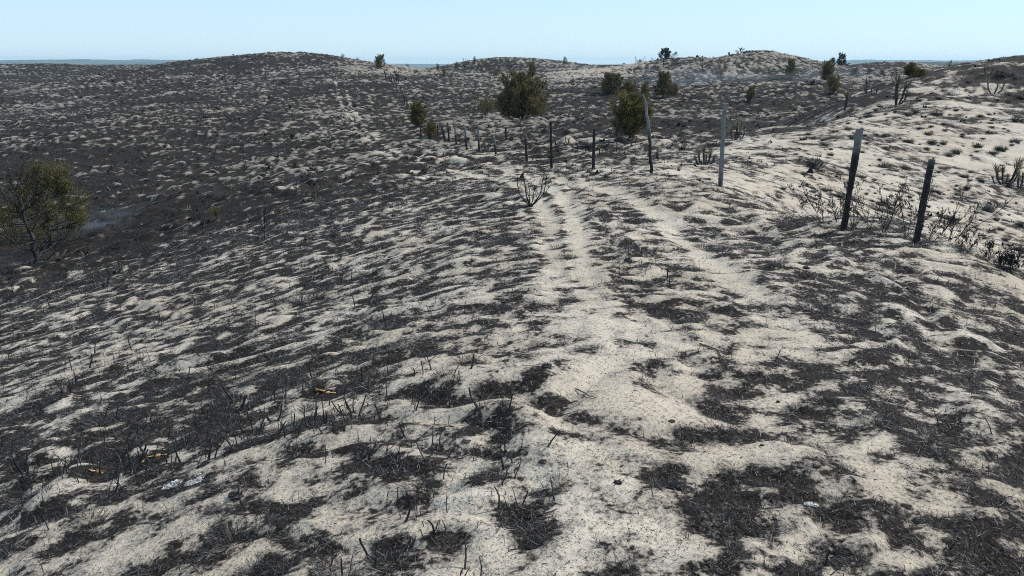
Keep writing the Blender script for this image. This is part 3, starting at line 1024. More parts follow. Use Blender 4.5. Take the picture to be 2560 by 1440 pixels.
pine(1657, 180, 124, 42, 'tallest tree on the skyline, bare dark trunk and tufted crown leaning over the dune', 9, lean=.10, n=90, lift=.38, sparse=.1, Y=150)
pine(1683, 166, 133, 30, 'wind bent companion tree with side tufts pressed against the tallest skyline tree', 6, lean=.28, n=60, lift=.4, sparse=.2, Y=156)
pine(1849, 152, 121, 30, 'spruce like tree on the saddle beside the pointed dune top', 9, n=60, lift=.1, sparse=.1, Y=152)
pine(2103, 174, 137, 34, 'airy pine with separate foliage tufts on the skyline beyond the valley', 8, n=50, lift=.3, sparse=.35, Y=165)
pine(2078, 172, 143, 18, 'thin dark pine pressed against the airy pine on the skyline', 7, n=40, lift=.1, sparse=.2, Y=165)
for px, py, top, w_, lab in ((1560, 165, 157, 12, 'low dark scrub mound at the start of the skyline thicket'),
                            (1600, 166, 148, 26, 'widest dark scrub mound in the skyline thicket beside the tallest tree'),
                            (1622, 166, 153, 20, 'dark scrub mound at the middle of the skyline thicket'),
                            (1640, 166, 151, 16, 'dark scrub mound against the trunk of the tallest skyline tree'),
                            (2112, 175, 163, 40, 'broad dark undergrowth at the foot of the airy pine'),
                            (1095, 166, 159, 10, 'hazy small shrub on the low skyline past the far hill'),
                            (1142, 162, 154, 14, 'hazy wider shrub on the low skyline past the far hill'),
                            (1018, 166, 160, 9, 'little shrub on the skyline below the lone hilltop bush')):
    juniper(px, py, top, w_, 'dome', lab, 'skyline scrub', n=500, Y=215 if px < 2000 else 168, lobes=14, trunk_vis=False, name='scrub_bush')


def bare_tree(px, py, top, spread_px, label, levels=2, stems=1, nsub=6, Y=None, name='burnt_sapling', cat='sapling', mat='twig', group=None, up=.05, spread=.62, rad=.012, wob=.12, seed=0, dirs=None, start=.25):
    p = place(px, py, Y)
    H = h_for(p, px, top)
    rng = np.random.default_rng(int(px) * 5 + int(py) + seed)
    root = empty(name, p)
    tag(root, label, cat, group)
    tb, cb = MB(), MB()
    mr = max(.0012, .00016 * p[1]) if levels < 3 else max(.002, .00023 * p[1])
    Rw = spread_px / F * p[1] / 2
    for s in range(stems):
        if dirs:
            d = np.array(dirs[s], float)
        else:
            a = 2 * math.pi * (s + rng.uniform(-.3, .3)) / max(stems, 1)
            o_ = Rw / H * (1.0 if stems > 1 else .06) * rng.uniform(.5, 1.0)
            d = np.array([o_ * math.cos(a), o_ * math.sin(a), 1.0])
        LL = H * np.linalg.norm(d / max(d[2], .35)) * rng.uniform(.8, 1.0) * .94
        ln = limb(rng, [rng.normal(0, .01), rng.normal(0, .01), -.03], d, LL, 8, wob * .6, up)
        r0 = max(rad * H / (stems ** .4), mr)
        tb.tube(ln, np.linspace(r0, max(r0 * .35, mr), len(ln)), 5)
        for k in range(nsub):
            t = rng.uniform(start, 1.0) * (len(ln) - 1.01)
            i = int(t)
            q = ln[i] + (ln[i + 1] - ln[i]) * (t - i)
            dd = ln[i + 1] - ln[i]
            dd /= np.linalg.norm(dd)
            sd = rng.normal(0, 1, 3)
            sd -= dd * (sd @ dd)
            sd /= np.linalg.norm(sd)
            branches(cb, rng, q, dd * math.cos(spread) + sd * math.sin(spread) + np.array([0, 0, .1]), H * .48 * (1.15 - .7 * t / len(ln)) * rng.uniform(.6, 1.1) * (1 if stems == 1 else .7),
                     max(r0 * .42, mr), levels - 1, max(2, nsub // 2), spread, wob, up, 3, .6, None, mr)
    tb.build('trunk' if stems == 1 else 'stem', M['char'], root)
    if cb.n:
        cb.build('crown', M[mat], root)
    return root


# the cup shaped sapling in front of the fence
def cup_sapling():
    p = place(1327, 517)
    s = p[1] / F
    root = empty('burnt_sapling', p)
    tag(root, 'bare black cup shaped sapling standing in open sand below the fence', 'sapling', 'burnt saplings')
    rng = np.random.default_rng(77)
    mb, tw = MB(), MB()
    lines = [
        ([(0, 0), (-12, 12), (-28, 30), (-33, 52), (-34, 78)], 2.0, -.5), ([(0, 0), (-8, 14), (-13, 36), (-16, 62), (-20, 82)], 2.2, .6), ([(0, 0), (-4, 22), (-5, 44), (2, 66)], 1.8, -.9),
        ([(0, 0), (10, 10), (22, 26), (28, 50), (31, 74)], 2.2, .3), ([(0, 0), (14, 12), (30, 30), (36, 52), (39, 84)], 1.9, -.4), ([(0, 0), (5, 16), (8, 36), (14, 52)], 1.6, 1.0), ([(0, 0), (8, 8), (22, 18), (44, 42), (52, 52)], 1.2, .8),
    ]
    for pl, w_, dy in lines:
        L3 = np.array([[a * s, dy * b * s * .45, b * s] for a, b in pl])
        t = np.linspace(0, len(pl) - 1, 11)
        ip = np.stack([np.interp(t, range(len(pl)), L3[:, c]) for c in range(3)], 1)
        ip[1:-1] = (ip[:-2] + 2 * ip[1:-1] + ip[2:]) / 4 + rng.normal(0, .5 * s, (9, 3))
        ip[0, 2] -= .02
        mb.tube(ip, np.linspace(w_ * s * 1.05, w_ * s * .42, 11), 5)
        for k in range(7):
            i = rng.integers(3, 10)
            branches(tw, rng, ip[i], [rng.normal(0, .7), rng.normal(0, .6), 1], s * rng.uniform(14, 32), .55 * s, 1, 3, .5, .14, .05, 3, .6, None, .3 * s)
    mb.tube([[0, 0, -.03], [0, 0, .02]], [.024, .016], 6)
    mb.build('stem', M['char'], root)
    tw.build('crown', M['twig'], root)


cup_sapling()
SG = 'burnt saplings'
for a in (
    (660, 597, 476, 60, 'slim leafless burnt tree with a straight black trunk, tallest of the near slope', 2, 1, 9),
    (654, 601, 560, 30, 'short black stub sapling at the foot of the slim leafless tree', 1, 1, 4),
    (712, 508, 462, 40, 'bare twin stemmed sapling in the group behind the slim leafless tree', 2, 2, 6),
    (737, 503, 440, 36, 'tallest bare sapling of the group behind the slim leafless tree', 2, 1, 9),
    (682, 490, 452, 26, 'thin bare sapling at the near edge of that group behind the slim tree', 2, 1, 6),
    (798, 482, 455, 18, 'little bare sapling standing apart uphill of the sapling group', 1, 1, 5),
    (507, 586, 540, 48, 'bare twiggy sapling below the green leaved sapling', 2, 1, 9),
    (455, 600, 566, 26, 'faint bare sapling halfway down to the big half burnt tree', 1, 1, 7),
    (296, 655, 605, 30, 'dead sapling with brown withered top near the big half burnt tree', 2, 1, 8),
    (333, 655, 630, 14, 'stubby black sapling beside the withered topped one', 1, 1, 4),
    (217, 645, 600, 18, 'thin dark sapling just below the big half burnt tree', 1, 1, 6),
    (128, 790, 735, 36, 'bushy black sapling low on the near slope', 2, 1, 9),
    (266, 730, 690, 36, 'spreading black sapling between the big tree and the sand streaks', 2, 1, 8),
    (32, 745, 700, 32, 'black sapling at the shadowed foot of the near slope', 2, 1, 7),
    (1540, 380, 300, 66, 'half bare tree with a grey feathery crown in front of the dense round juniper', 2, 1, 12),
    (1590, 372, 340, 30, 'leaning black dead stem below the dense round juniper', 1, 1, 2),
    (1420, 362, 335, 20, 'small forked black stump beyond the straight black fence posts', 1, 2, 3),
    (1333, 402, 355, 34, 'twiggy bare shrub close behind the short grey tipped fence post', 2, 2, 7),
    (935, 424, 398, 30, 'small bare sapling on the valley side of the track', 2, 1, 7),
    (1000, 372, 345, 16, 'short bare sapling at the bottom of the far hill track', 1, 1, 6),
    (222, 307, 278, 26, 'dark leafless shrub alone on the dark far hill', 2, 1, 8),
    (1185, 252, 228, 10, 'burnt stem with a pale tip on the slope behind the fence bend', 1, 1, 2),
    (1821, 165, 129, 26, 'bare leafless tree on the saddle beside the pointed dune', 2, 1, 10),
    (1757, 182, 147, 30, 'dark leafless tree on the flank between skyline dunes', 2, 1, 10),
    (1276, 182, 150, 24, 'leafless tree standing just behind the crown of the largest juniper', 2, 1, 9),
    (1291, 184, 158, 12, 'second thin leafless tree behind the largest juniper', 1, 1, 7),
    (1985, 172, 160, 10, 'small bare shrub on the slope of the pointed dune', 1, 1, 5),
    (2104, 166, 139, 14, 'sparse dead stem beside the airy pine', 1, 1, 6),
    (1158, 160, 143, 6, 'thin dead snag on the low skyline', 1, 1, 3),
    (1166, 160, 140, 6, 'taller thin dead snag on the low skyline', 1, 1, 3),
    (1118, 163, 147, 5, 'fine dead snag on the hazy skyline', 1, 1, 2),
    (1590, 160, 139, 6, 'dead snag rising from the skyline thicket', 1, 1, 3),
    (1614, 160, 141, 5, 'thin dead snag inside the skyline thicket', 1, 1, 3),
    (1628, 160, 139, 6, 'dead snag close to the tallest skyline tree', 1, 1, 3),
    (2446, 167, 146, 8, 'wispy dead stalk on the skyline of the yucca slope', 1, 1, 4),
):
    px, py, top, sp_, lab, lv, st, ns = a
    sky_ = py < 168
    bare_tree(px, py, top, sp_, lab, lv, st, ns, group=SG, rad=.013 if py > 300 else .016, Y=(212 if px < 1700 else 155 if px < 2050 else 165 if px < 2300 else 51.5) if sky_ else None)


# the gnarled leafless bushes on the ridge edge
BG = 'leafless bushes by the fence posts'
for i_, (px, py, top, sp_, st, lab, dirs) in enumerate((
    (2058, 562, 470, 90, 5, 'gnarled leafless bush leaning away from the thick post with slate grey end', [(-1.2, .2, .8), (-.8, -.2, 1), (-.3, .4, 1), (-1.6, 0, .7), (-.1, .2, 1)]),
    (2090, 570, 478, 40, 2, 'thin leafless bush directly in front of the thick post', None),
    (2128, 582, 470, 40, 2, 'small leafless bush just past the thick post', [(.2, .1, 1), (.5, .2, 1)]),
    (2206, 594, 452, 110, 7, 'largest leafless bush filling the gap between the two thick posts', [(-.8, .2, 1), (-.3, -.2, 1), (.1, .3, 1), (.5, 0, 1), (-1.1, .4, .8), (.9, .2, .9), (.25, -.2, 1)]),
    (2262, 602, 480, 60, 4, 'crooked leafless bush touching the lowest topped post', [(.9, .1, .6), (.3, .2, 1), (-.4, .1, 1), (.6, .4, 1)]),
    (2322, 612, 500, 90, 5, 'low arching leafless bush behind the lowest topped post', [(1.6, .3, .7), (1.1, .1, .8), (.5, .3, 1), (1.9, .1, .6), (.2, .1, 1)]),
    (2372, 622, 490, 70, 3, 'tall fine leafless bush with branches fanning over the pale slope', [(.3, .2, 1), (.7, .1, 1), (.0, .3, 1)]),
    (2420, 640, 565, 50, 4, 'short leafless bush further down the ridge edge', None),
    (2470, 655, 590, 60, 4, 'scraggly leafless bush near the dense dark thicket', None),
    (2530, 690, 618, 80, 8, 'dense dark thicket of burnt twigs at the low end of the ridge edge', None),
    (2500, 672, 625, 44, 5, 'small dark twig bush beside the dense thicket', None),
)):
    Yb = place(px, py + 14)[1] + .5
    bare_tree(px, py, top, sp_, lab, 3, st + 2 * (dirs is None), 7 if i_ not in (9, 10) else 8, Y=Yb, name='leafless_bush', cat='bush', mat='twig', group=BG, up=.09, spread=.48, rad=.015, wob=.22, dirs=dirs, start=.15)


# the half burnt tree down in the hollow
def hollow_tree(px, py, top, wpx, label, green, seed, lean, crown_c, Y=None):
    p = place(px, py, Y)
    H = h_for(p, px, top)
    Rw = wpx / F * p[1] / 2
    rng = np.random.default_rng(seed)
    root = empty('burnt_tree', p)
    tag(root, label, 'tree')
    tb, bb = MB(), MB()
    tr = np.array([[lean * H * k + .04 * H * math.sin(3 * k), 0, -.15 + (H * .95 + .15) * k] for k in np.linspace(0, 1, 10)]) + rng.normal(0, .012 * H, (10, 3))
    tb.tube(tr, np.linspace(.042 * H, .006 * H, 10), 7)
    C, D, T = [], [], []
    tips = []
    for k in range(46):
        f = rng.uniform(.06, .97)
        q = tr[int(f * 9)] + (tr[min(9, int(f * 9) + 1)] - tr[int(f * 9)]) * (f * 9 - int(f * 9))
        a = rng.uniform(0, 6.28)
        LL = Rw * (1.05 - .62 * f) * rng.uniform(.7, 1.2)
        branches(bb, rng, q, [math.cos(a), math.sin(a), -.1 + .5 * f], LL, .008 * H, 2, 4, .5, .10, .07, 4, .55, tips, .0042)
    for ln in tips:
        e = ln[-1]
        dx = (e[0] - crown_c[0] * Rw) / (Rw * crown_c[2])
        dz = (e[2] - crown_c[1] * H) / (H * crown_c[3])
        g = math.exp(-(dx * dx + dz * dz) * 1.1)
        n_ = int(green * g * 95 * rng.uniform(.5, 1.5))
        if n_ < 1:
            continue
        t = rng.uniform(.2, 1, n_) * (len(ln) - 1.01)
        i = t.astype(int)
        C.append(ln[i] + (ln[i + 1] - ln[i]) * (t - i)[:, None] + rng.normal(0, .030 * H, (n_, 3)))
        d = np.array([0, 0, .4]) + rng.normal(0, .6, (n_, 3))
        D.append(d / np.linalg.norm(d, axis=1)[:, None])
        T.append(np.full(n_, np.clip(.35 - .4 * g + rng.normal(0, .15), 0, 1)))
    if C:
        C, D, T = np.concatenate(C), np.concatenate(D), np.concatenate(T)
        L = H * rng.uniform(.010, .024, len(C))
        V, Q = leaf_quads(rng, C, D, L, L * .5)
        tri_mesh('crown', V, Q, M['juniper'], np.repeat(T, 4)).parent = root
    tb.build('trunk', M['char'], root)
    bb.build('limb', M['twig'], root)


hollow_tree(92, 655, 452, 250, 'burnt bare tree with sweeping black limbs, front one of the pair in the hollow', .35, 5, -.16, (-.8, .50, .7, .35))
hollow_tree(118, 622, 424, 190, 'half burnt tree with olive crown standing behind the bare one in the hollow', 1.25, 9, .04, (.30, .60, .95, .40))


# ------------------------------------------------------------------ burnt yuccas
def yucca(px, py, top, stems_, label, leafy=.6, straw=.5, Y=None, group='burnt yuccas', thick=1.0):
    """stems_: list of (dx, height) in photo pixels relative to the base"""
    p = place(px, py, Y)
    s = p[1] / F
    rng = np.random.default_rng(int(px) + 13 * int(py))
    root = empty('burnt_yucca', p)
    tag(root, label, 'yucca', group)
    for k, (dx, h) in enumerate(stems_):
        dy = rng.normal(0, .35) * h
        e = np.array([dx * s, dy * s, h * s])
        b = np.array([dx * s * .25, dy * s * .25, -.04])
        m_ = (b + e) / 2 + np.array([dx * s * .18, 0, -abs(dx) * s * .12])
        r_ = (.045 * h * s + .011) * thick
        mb = MB()
        mb.tube([b, m_, (m_ + e) / 2, e], [r_ * .8, r_, r_ * rng.uniform(.85, 1.15), r_ * .8], 6)
        st = mb.build('stem', M['char'], root)
        if leafy <= 0:
            continue
        n_ = int(44 * leafy)
        ax = (e - m_) / np.linalg.norm(e - m_)
        C = e + rng.normal(0, r_ * .3, (n_, 3)) - ax * rng.uniform(0, .35, (n_, 1)) * h * s
        d = ax * .9 + np.array([0, 0, .4]) + rng.normal(0, .42, (n_, 3))
        D = d / np.linalg.norm(d, axis=1)[:, None]
        L = np.full(n_, h * s) * rng.uniform(.35, .85, n_)
        V, Q = leaf_quads(rng, C, D, L, np.maximum(L * .09, .007))
        t = np.clip(rng.normal(straw, .25, n_), 0, 1)
        tri_mesh('leaf_rosette', V, Q, M['straw'], np.repeat(t, 4)).parent = st


yucca(2241, 262, 205, [(-8, 52), (12, 40), (24, 26), (4, 34), (-4, 20)], 'biggest burnt yucca with thick black branching stems on the pale slope', .5, .3)
yucca(2483, 235, 205, [(-16, 24), (24, 22), (8, 20), (0, 10)], 'V shaped burnt yucca with two upturned black arms high on the pale slope', .35, .35)
yucca(2466, 190, 170, [(-4, 14), (14, 12), (26, 10)], 'low black yucca just under the skyline of the pale slope', .4, .2)
yucca(2110, 278, 240, [(0, 36), (6, 30)], 'upright burnt yucca post on the crest edge of the pale slope', .7, .25)
yucca(2166, 234, 205, [(4, 26), (-4, 12)], 'thin bent burnt yucca uphill of two short stubs', .5, .3)
yucca(2178, 236, 222, [(0, 13)], 'short black stub, lower of two beside the bent yucca', 0)
yucca(2190, 234, 219, [(0, 14)], 'short black stub, upper of two beside the bent yucca', 0)
yucca(1762, 412, 365, [(-16, 26), (-4, 34), (10, 28), (22, 18), (-24, 16), (4, 20)], 'wide burnt yucca clump with pale spiky leaves beside the tall grey post', 1.3, .55)
yucca(1834, 350, 305, [(-6, 24), (6, 34), (14, 22), (26, 16)], 'burnt yucca clump with brown leaf tips behind the tall grey post', 1.0, .45)
yucca(1641, 398, 362, [(0, 22), (4, 10)], 'pale spiky leaved yucca at the foot of the crooked branch post', 1.0, .75)
yucca(1994, 268, 248, [(0, 12)], 'small pale leaved yucca in the dark valley beside the crest edge', 1.2, .8)
yucca(1540, 340, 325, [(0, 8), (4, 6)], 'tiny charred yucca beneath the dense round juniper', .6, .4)
yucca(2510, 462, 410, [(-22, 34), (-4, 30), (18, 44), (30, 26), (6, 18), (-30, 16)], 'dark burnt yucca thicket with straw tips at the margin of the pale slope', 1.2, .4)
yucca(2548, 470, 430, [(-6, 26), (10, 30)], 'burnt yucca with black stems at the outer side of the dark thicket', .9, .35)
yucca(1500, 383, 366, [(-2, 12), (6, 8)], 'small yucca with light leaves just behind the straight black post', 1.0, .8)
yucca(1418, 358, 345, [(-4, 12), (5, 10)], 'two pronged charred yucca on the dark flat behind the fence', .4, .3)
yucca(1472, 258, 246, [(0, 8), (8, 6), (-7, 6)], 'pale tufted yucca above the streaked flat behind the fence', 1.0, .8)
yucca(1716, 275, 262, [(-4, 8), (6, 9), (14, 6)], 'green yellow yucca tuft in the dark valley below the egg shaped bush', 1.4, .85, thick=.4)
yucca(1206, 224, 211, [(0, 9), (4, 6)], 'bright yellow tufted yucca on the slope behind the thin half burnt bush', 1.3, .9, thick=.4)
yucca(1178, 252, 236, [(0, 13)], 'single stem yucca with bright tip on the dark slope behind the fence bend', 1.0, .95, thick=.5)
yucca(1860, 330, 315, [(0, 10), (7, 8)], 'little charred yucca at the crest edge beside the brown tipped clump', .8, .3)


# ------------------------------------------------------------------ tussocks on the pale slope
def tussock_mesh(rng, n=90, flat=.55, wl=.12, lo=.3, hi=.75, mound=True):
    a = rng.uniform(0, 6.28, n)
    k = np.sqrt(rng.uniform(0, 1, n))
    C = np.stack([k * np.cos(a), k * np.sin(a) * .8, flat * (1 - k * k) * rng.uniform(.0, .8, n)], 1)
    D = np.stack([np.cos(a) * k * .9, np.sin(a) * k * .9, .6 + 0 * a], 1) + rng.normal(0, .3, (n, 3))
    D /= np.linalg.norm(D, axis=1)[:, None]
    L = rng.uniform(lo, hi, n)
    V, Q = leaf_quads(rng, C, D, L, L * wl)
    T = np.clip(np.repeat(rng.normal(.25, .25, n), 4), 0, 1)
    if not mound:
        return V, Q, T
    # dark root mound under the blades
    th_ = np.linspace(0, 2 * math.pi, 12, endpoint=False)
    rr = np.array([1.0, .72, .35])
    zz = np.array([-.12, .24, .40]) * flat / .55
    mv = np.concatenate([np.stack([r_ * np.cos(th_) * (1 + .2 * np.sin(3 * th_ + 1)), .8 * r_ * np.sin(th_) * (1 + .18 * np.sin(2 * th_)), 0 * th_ + z_], 1) for r_, z_ in zip(rr, zz)])
    b = len(V)
    mq = [[b + i * 12 + j, b + i * 12 + (j + 1) % 12, b + (i + 1) * 12 + (j + 1) % 12, b + (i + 1) * 12 + j] for i in range(2) for j in range(12)]
    cap = [[b + 24, b + 24 + j, b + 24 + j + 1, b + 24 + j + 2] for j in range(1, 9, 2)]
    V = np.concatenate([V, mv + rng.normal(0, .03, mv.shape)])
    Q = np.concatenate([Q, np.array(mq), np.array(cap)])
    T = np.concatenate([T, np.full(36, .05)])
    return V, Q, T


TUS = []
for k in range(8):
    V, Q, T = tussock_mesh(np.random.default_rng(900 + k), 150 + 12 * k, .45 + .03 * k, .07, .3, .95)
    o = tri_mesh('burnt_tussock', V, Q, M['tussock'], T)
    TUS.append(o.data)
    bpy.data.objects.remove(o)
TLAB = 'blackened grass tussock scattered on the pale sand slope beyond the fence'
TG = 'blackened tussocks on the pale slope'
tus_px = [(2215, 337, 18), (2190, 335, 10), (2320, 333, 20), (2362, 325, 12), (2300, 320, 18), (2250, 345, 14), (2268, 352, 22), (2330, 355, 20), (2130, 345, 16), (2060, 360, 20), (2020, 335, 10), (2035, 345, 14),
          (2212, 412, 24), (2240, 425, 18), (2262, 420, 16), (2316, 372, 16), (2346, 362, 10), (2357, 358, 12), (2344, 372, 10), (2372, 387, 18), (2390, 380, 14), (2445, 365, 18), (2480, 380, 26), (2500, 372, 22), (2540, 350, 20), (2530, 360, 16),
          (2035, 412, 26), (2020, 405, 14), (1990, 385, 9), (2345, 480, 18), (2335, 478, 12), (2180, 500, 20), (2200, 510, 16), (2060, 475, 14), (2095, 490, 14), (2110, 497, 16), (2255, 460, 12), (2450, 450, 16), (2410, 440, 18), (2390, 432, 14),
          (2470, 520, 22), (2490, 545, 20), (2440, 530, 16), (2500, 570, 20), (2550, 560, 22), (2370, 545, 22), (2350, 540, 16), (2390, 548, 14), (2200, 265, 14), (2190, 275, 12), (2172, 290, 16), (2290, 280, 14), (2340, 285, 16), (2390, 275, 14), (2410, 300, 12), (2450, 290, 14),
          (2480, 300, 12), (2350, 245, 14), (2330, 232, 10), (2420, 245, 12), (2300, 250, 12), (2270, 285, 18), (2540, 300, 16), (2510, 320, 14), (2470, 330, 10), (2550, 240, 16), (2520, 255, 12), (2390, 215, 12), (2420, 205, 14), (2500, 190, 14), (2540, 195, 12),
          (2150, 305, 12), (2120, 320, 12), (2085, 330, 10), (2060, 350, 9), (2155, 380, 11), (2120, 420, 9), (2145, 440, 10), (2090, 440, 9), (2050, 445, 9), (2280, 500, 12), (2230, 490, 10), (2320, 515, 13), (2410, 590, 18), (2520, 610, 20), (2460, 595, 14), (2550, 625, 18), (2380, 505, 10)]
_rt = np.random.default_rng(321)
while len(tus_px) < 200:
    px, py = _rt.uniform(1930, 2555), _rt.uniform(175, 640)
    lim = np.interp(px, [1930, 2110, 2240, 2400, 2560], [335, 268, 222, 188, 170])
    low = np.interp(px, [1930, 2108, 2290, 2560], [470, 520, 570, 640])
    if lim < py < low:
        tus_px.append((px, py, np.interp(py, [170, 640], [6, 13]) * _rt.uniform(.5, 1.3)))
for i_, (px, py, w_) in enumerate(tus_px):
    p = place(px, py + w_ * .2)
    o = bpy.data.objects.new('burnt_tussock', TUS[i_ % len(TUS)])
    sc = w_ / F * p[1] / 2 * min(1.7, R.lognormal(.05, .28))
    o.scale = (sc * R.uniform(.9, 1.4), sc * 1.1, sc * R.uniform(.9, 1.5))
    o.rotation_euler = (0, 0, R.uniform(0, 6.28))
    o.location = p
    COL.objects.link(o)
    tag(o, TLAB, 'tussock', TG)

# ------------------------------------------------------------------ stems left standing in the sand
def stem_mesh(rng, forked):
    mb = MB()
    ln = limb(rng, [0, 0, -.06], [rng.normal(0, .16), rng.normal(0, .16), 1], 1.06, 5, .07, .02)
    r = rng.uniform(.018, .036)
    mb.tube(ln, np.linspace(r, r * rng.uniform(.45, .9), 6), 5)
    if forked:
        for k in range(rng.integers(1, 4)):
            i = rng.integers(2, 5)
            d = np.array([rng.normal(0, .7), rng.normal(0, .7), .9])
            mb.tube(limb(rng, ln[i], d, rng.uniform(.25, .55), 3, .12), [r * .6, r * .5, r * .42, r * .3], 4)
    return mb


STM, FRK = [], []
for k in range(12):
    for lst, fk in ((STM, False), (FRK, True)):
        o = stem_mesh(np.random.default_rng(3000 + k * 2 + fk), fk).build('burnt_stalk', M['char'])
        lst.append(o.data)
        bpy.data.objects.remove(o)


def scatter(n, r0, r1, rng, power=1.0, th0=-.57, th1=.57):
    u = rng.uniform(0, 1, n)
    r = np.exp(np.log(r0) + (np.log(r1) - np.log(r0)) * u ** power)
    th = rng.uniform(th0, th1, n)
    return r * np.sin(th), r * np.cos(th)


rs = np.random.default_rng(42)
sx, sy = scatter(15000, 2.3, 34, rs)
sz, sm = terrain(sx, sy, True)
sr = np.hypot(sx, sy)
clump = perlin(sx / 1.6, sy / 1.6, 51) + .5 * perlin(sx / .5, sy / .5, 52)
th_s = np.arctan2(sx, sy)
prob = np.interp(th_s, [-.57, -.1, .1, .3, .57], [.62, .62, .40, .24, .26]) * np.clip(.12 + 1.5 * clump, .02, 1.6) * np.interp(sm, [.2, .45, .65], [.35, .8, 1.0])
prob = prob * np.where((th_s > .2) & (sr > 12.5), .1, 1.0) * (1 - .75 * np.exp(-(rut_dist(sx, sy) / .3) ** 2))
keep = rs.uniform(0, 1, len(sx)) < prob
sx, sy, sz, sr = sx[keep], sy[keep], sz[keep], sr[keep]
sh = np.clip(rs.lognormal(math.log(.044), .48, len(sx)), .015, .088) * np.interp(sx / sy, [-.5, 0, .5], [1.2, 1.0, .8]) * np.interp(sr, [2, 8, 30], [1.0, 1.45, 2.1])
order = np.argsort(-sh / sr)
big, rest = order[:300], order[300:]
nf = 0
for i in big:
    fk = rs.random() < .38
    me = (FRK if fk else STM)[rs.integers(0, 12)]
    o = bpy.data.objects.new('forked_twig' if fk else 'burnt_stalk', me)
    wdt = float(np.clip(sh[i] * rs.uniform(.8, 1.6), .06, .18)) * 1.3
    o.scale = (wdt, wdt, sh[i])
    o.rotation_euler = (rs.normal(0, .1), rs.normal(0, .1), rs.uniform(0, 6.28))
    o.location = (sx[i], sy[i], sz[i])
    COL.objects.link(o)
    if fk:
        tag(o, 'charred forked twig standing upright in the burnt sand', 'burnt twig', 'forked burnt twigs')
    else:
        tag(o, 'charred unbranched plant stem standing upright in the burnt sand', 'burnt stem', 'upright burnt stems')
mb = MB()
for i in rest:
    b = np.array([sx[i], sy[i], sz[i] - .01])
    d = np.array([rs.normal(0, .16), rs.normal(0, .16), 1.0]) * sh[i]
    r_ = max(.0022, .00021 * sr[i]) * rs.uniform(.8, 1.3)
    mb.tube([b, b + d * .5 + rs.normal(0, .06, 3) * sh[i], b + d], [r_, r_ * .85, r_ * .6], 3)
    if rs.random() < .25:
        mb.tube([b + d * .5, b + d * .5 + np.array([rs.normal(0, .35), rs.normal(0, .35), .4]) * sh[i]], [r_ * .7, r_ * .4], 3)
o = mb.build('burnt_stubble', M['char'])
o['kind'] = 'stuff'

# ------------------------------------------------------------------ charred grass litter: too many blades to count
def litter(n, r0, r1, seed, lmul, on_char):
    rng = np.random.default_rng(seed)
    x, y = scatter(n, r0, r1, rng, 1.0, -.60, .60)
    z, m = terrain(x, y, True)
    jit = rng.normal(0, .07, n)
    if on_char:
        k = rng.uniform(0, 1, n) < sstep(.44, .66, m + jit)
    else:
        k = rng.uniform(0, 1, n) < (1 - sstep(.40, .58, m)) * .9 + .05
    x, y, z, m = x[k], y[k], z[k], m[k]
    n = len(x)
    r = np.hypot(x, y)
    L = np.minimum(rng.lognormal(math.log(.018), .75, n), .075) * lmul * np.interp(r, [2, 12, 40], [.85, 1.3, 2.4])
    W = np.maximum(.0013, .00030 * r) * rng.uniform(.7, 1.8, n)
    a = rng.uniform(0, 6.28, n)
    el = np.abs(rng.normal(0, .55 if on_char else .22, n))
    D = np.stack([np.cos(a) * np.cos(el), np.sin(a) * np.cos(el), np.sin(el)], 1)
    S = np.stack([-np.sin(a), np.cos(a), rng.normal(0, .6, n)], 1) * W[:, None]
    C = np.stack([x, y, z + .002 + rng.uniform(0, .010 if on_char else .003, n)], 1)
    V = np.stack([C - S, C + S, C + D * L[:, None]], 1).reshape(-1, 3)
    tone = np.repeat(np.clip(rng.normal(.22 if on_char else .15, .28, n), 0, 1), 3)
    return V, tone


Va, Ta = litter(230000, 2.2, 24, 61, 1.0, True)
Vb, Tb = litter(80000, 2.2, 14, 62, .38, False)
V = np.concatenate([Va, Vb])
o = tri_mesh('charred_litter', V, np.arange(len(V)).reshape(-1, 3), M['litter'], np.concatenate([Ta, Tb]))
o['kind'] = 'stuff'

TFT = []
for k in range(8):
    V, Q, T = tussock_mesh(np.random.default_rng(950 + k), 170, .22, .045, .35, 1.15, False)
    o = tri_mesh('charred_tuft', V, Q, M['litter'], T)
    TFT.append(o.data)
    bpy.data.objects.remove(o)
# low charred tufts in the hollows of the near sand
rk = np.random.default_rng(88)
kx, ky = scatter(5000, 2.4, 9.5, rk)
kz, km = terrain(kx, ky, True)
ksel = np.nonzero((km > .50) & (np.abs(np.arctan2(kx, ky)) < .55))[0][:190]
for i_ in ksel:
    o = bpy.data.objects.new('charred_tuft', TFT[i_ % len(TFT)])
    sc = rk.lognormal(math.log(.036), .4) * (1 + .03 * ky[i_])
    o.scale = (sc * rk.uniform(.9, 1.6), sc * rk.uniform(.8, 1.3), sc * rk.uniform(.45, 1.0))
    o.rotation_euler = (0, 0, rk.uniform(0, 6.28))
    o.location = (kx[i_], ky[i_], kz[i_])
    COL.objects.link(o)
    tag(o, 'low charred grass tuft in a blackened hollow of the near sand', 'grass tuft', 'charred tufts in the near sand')

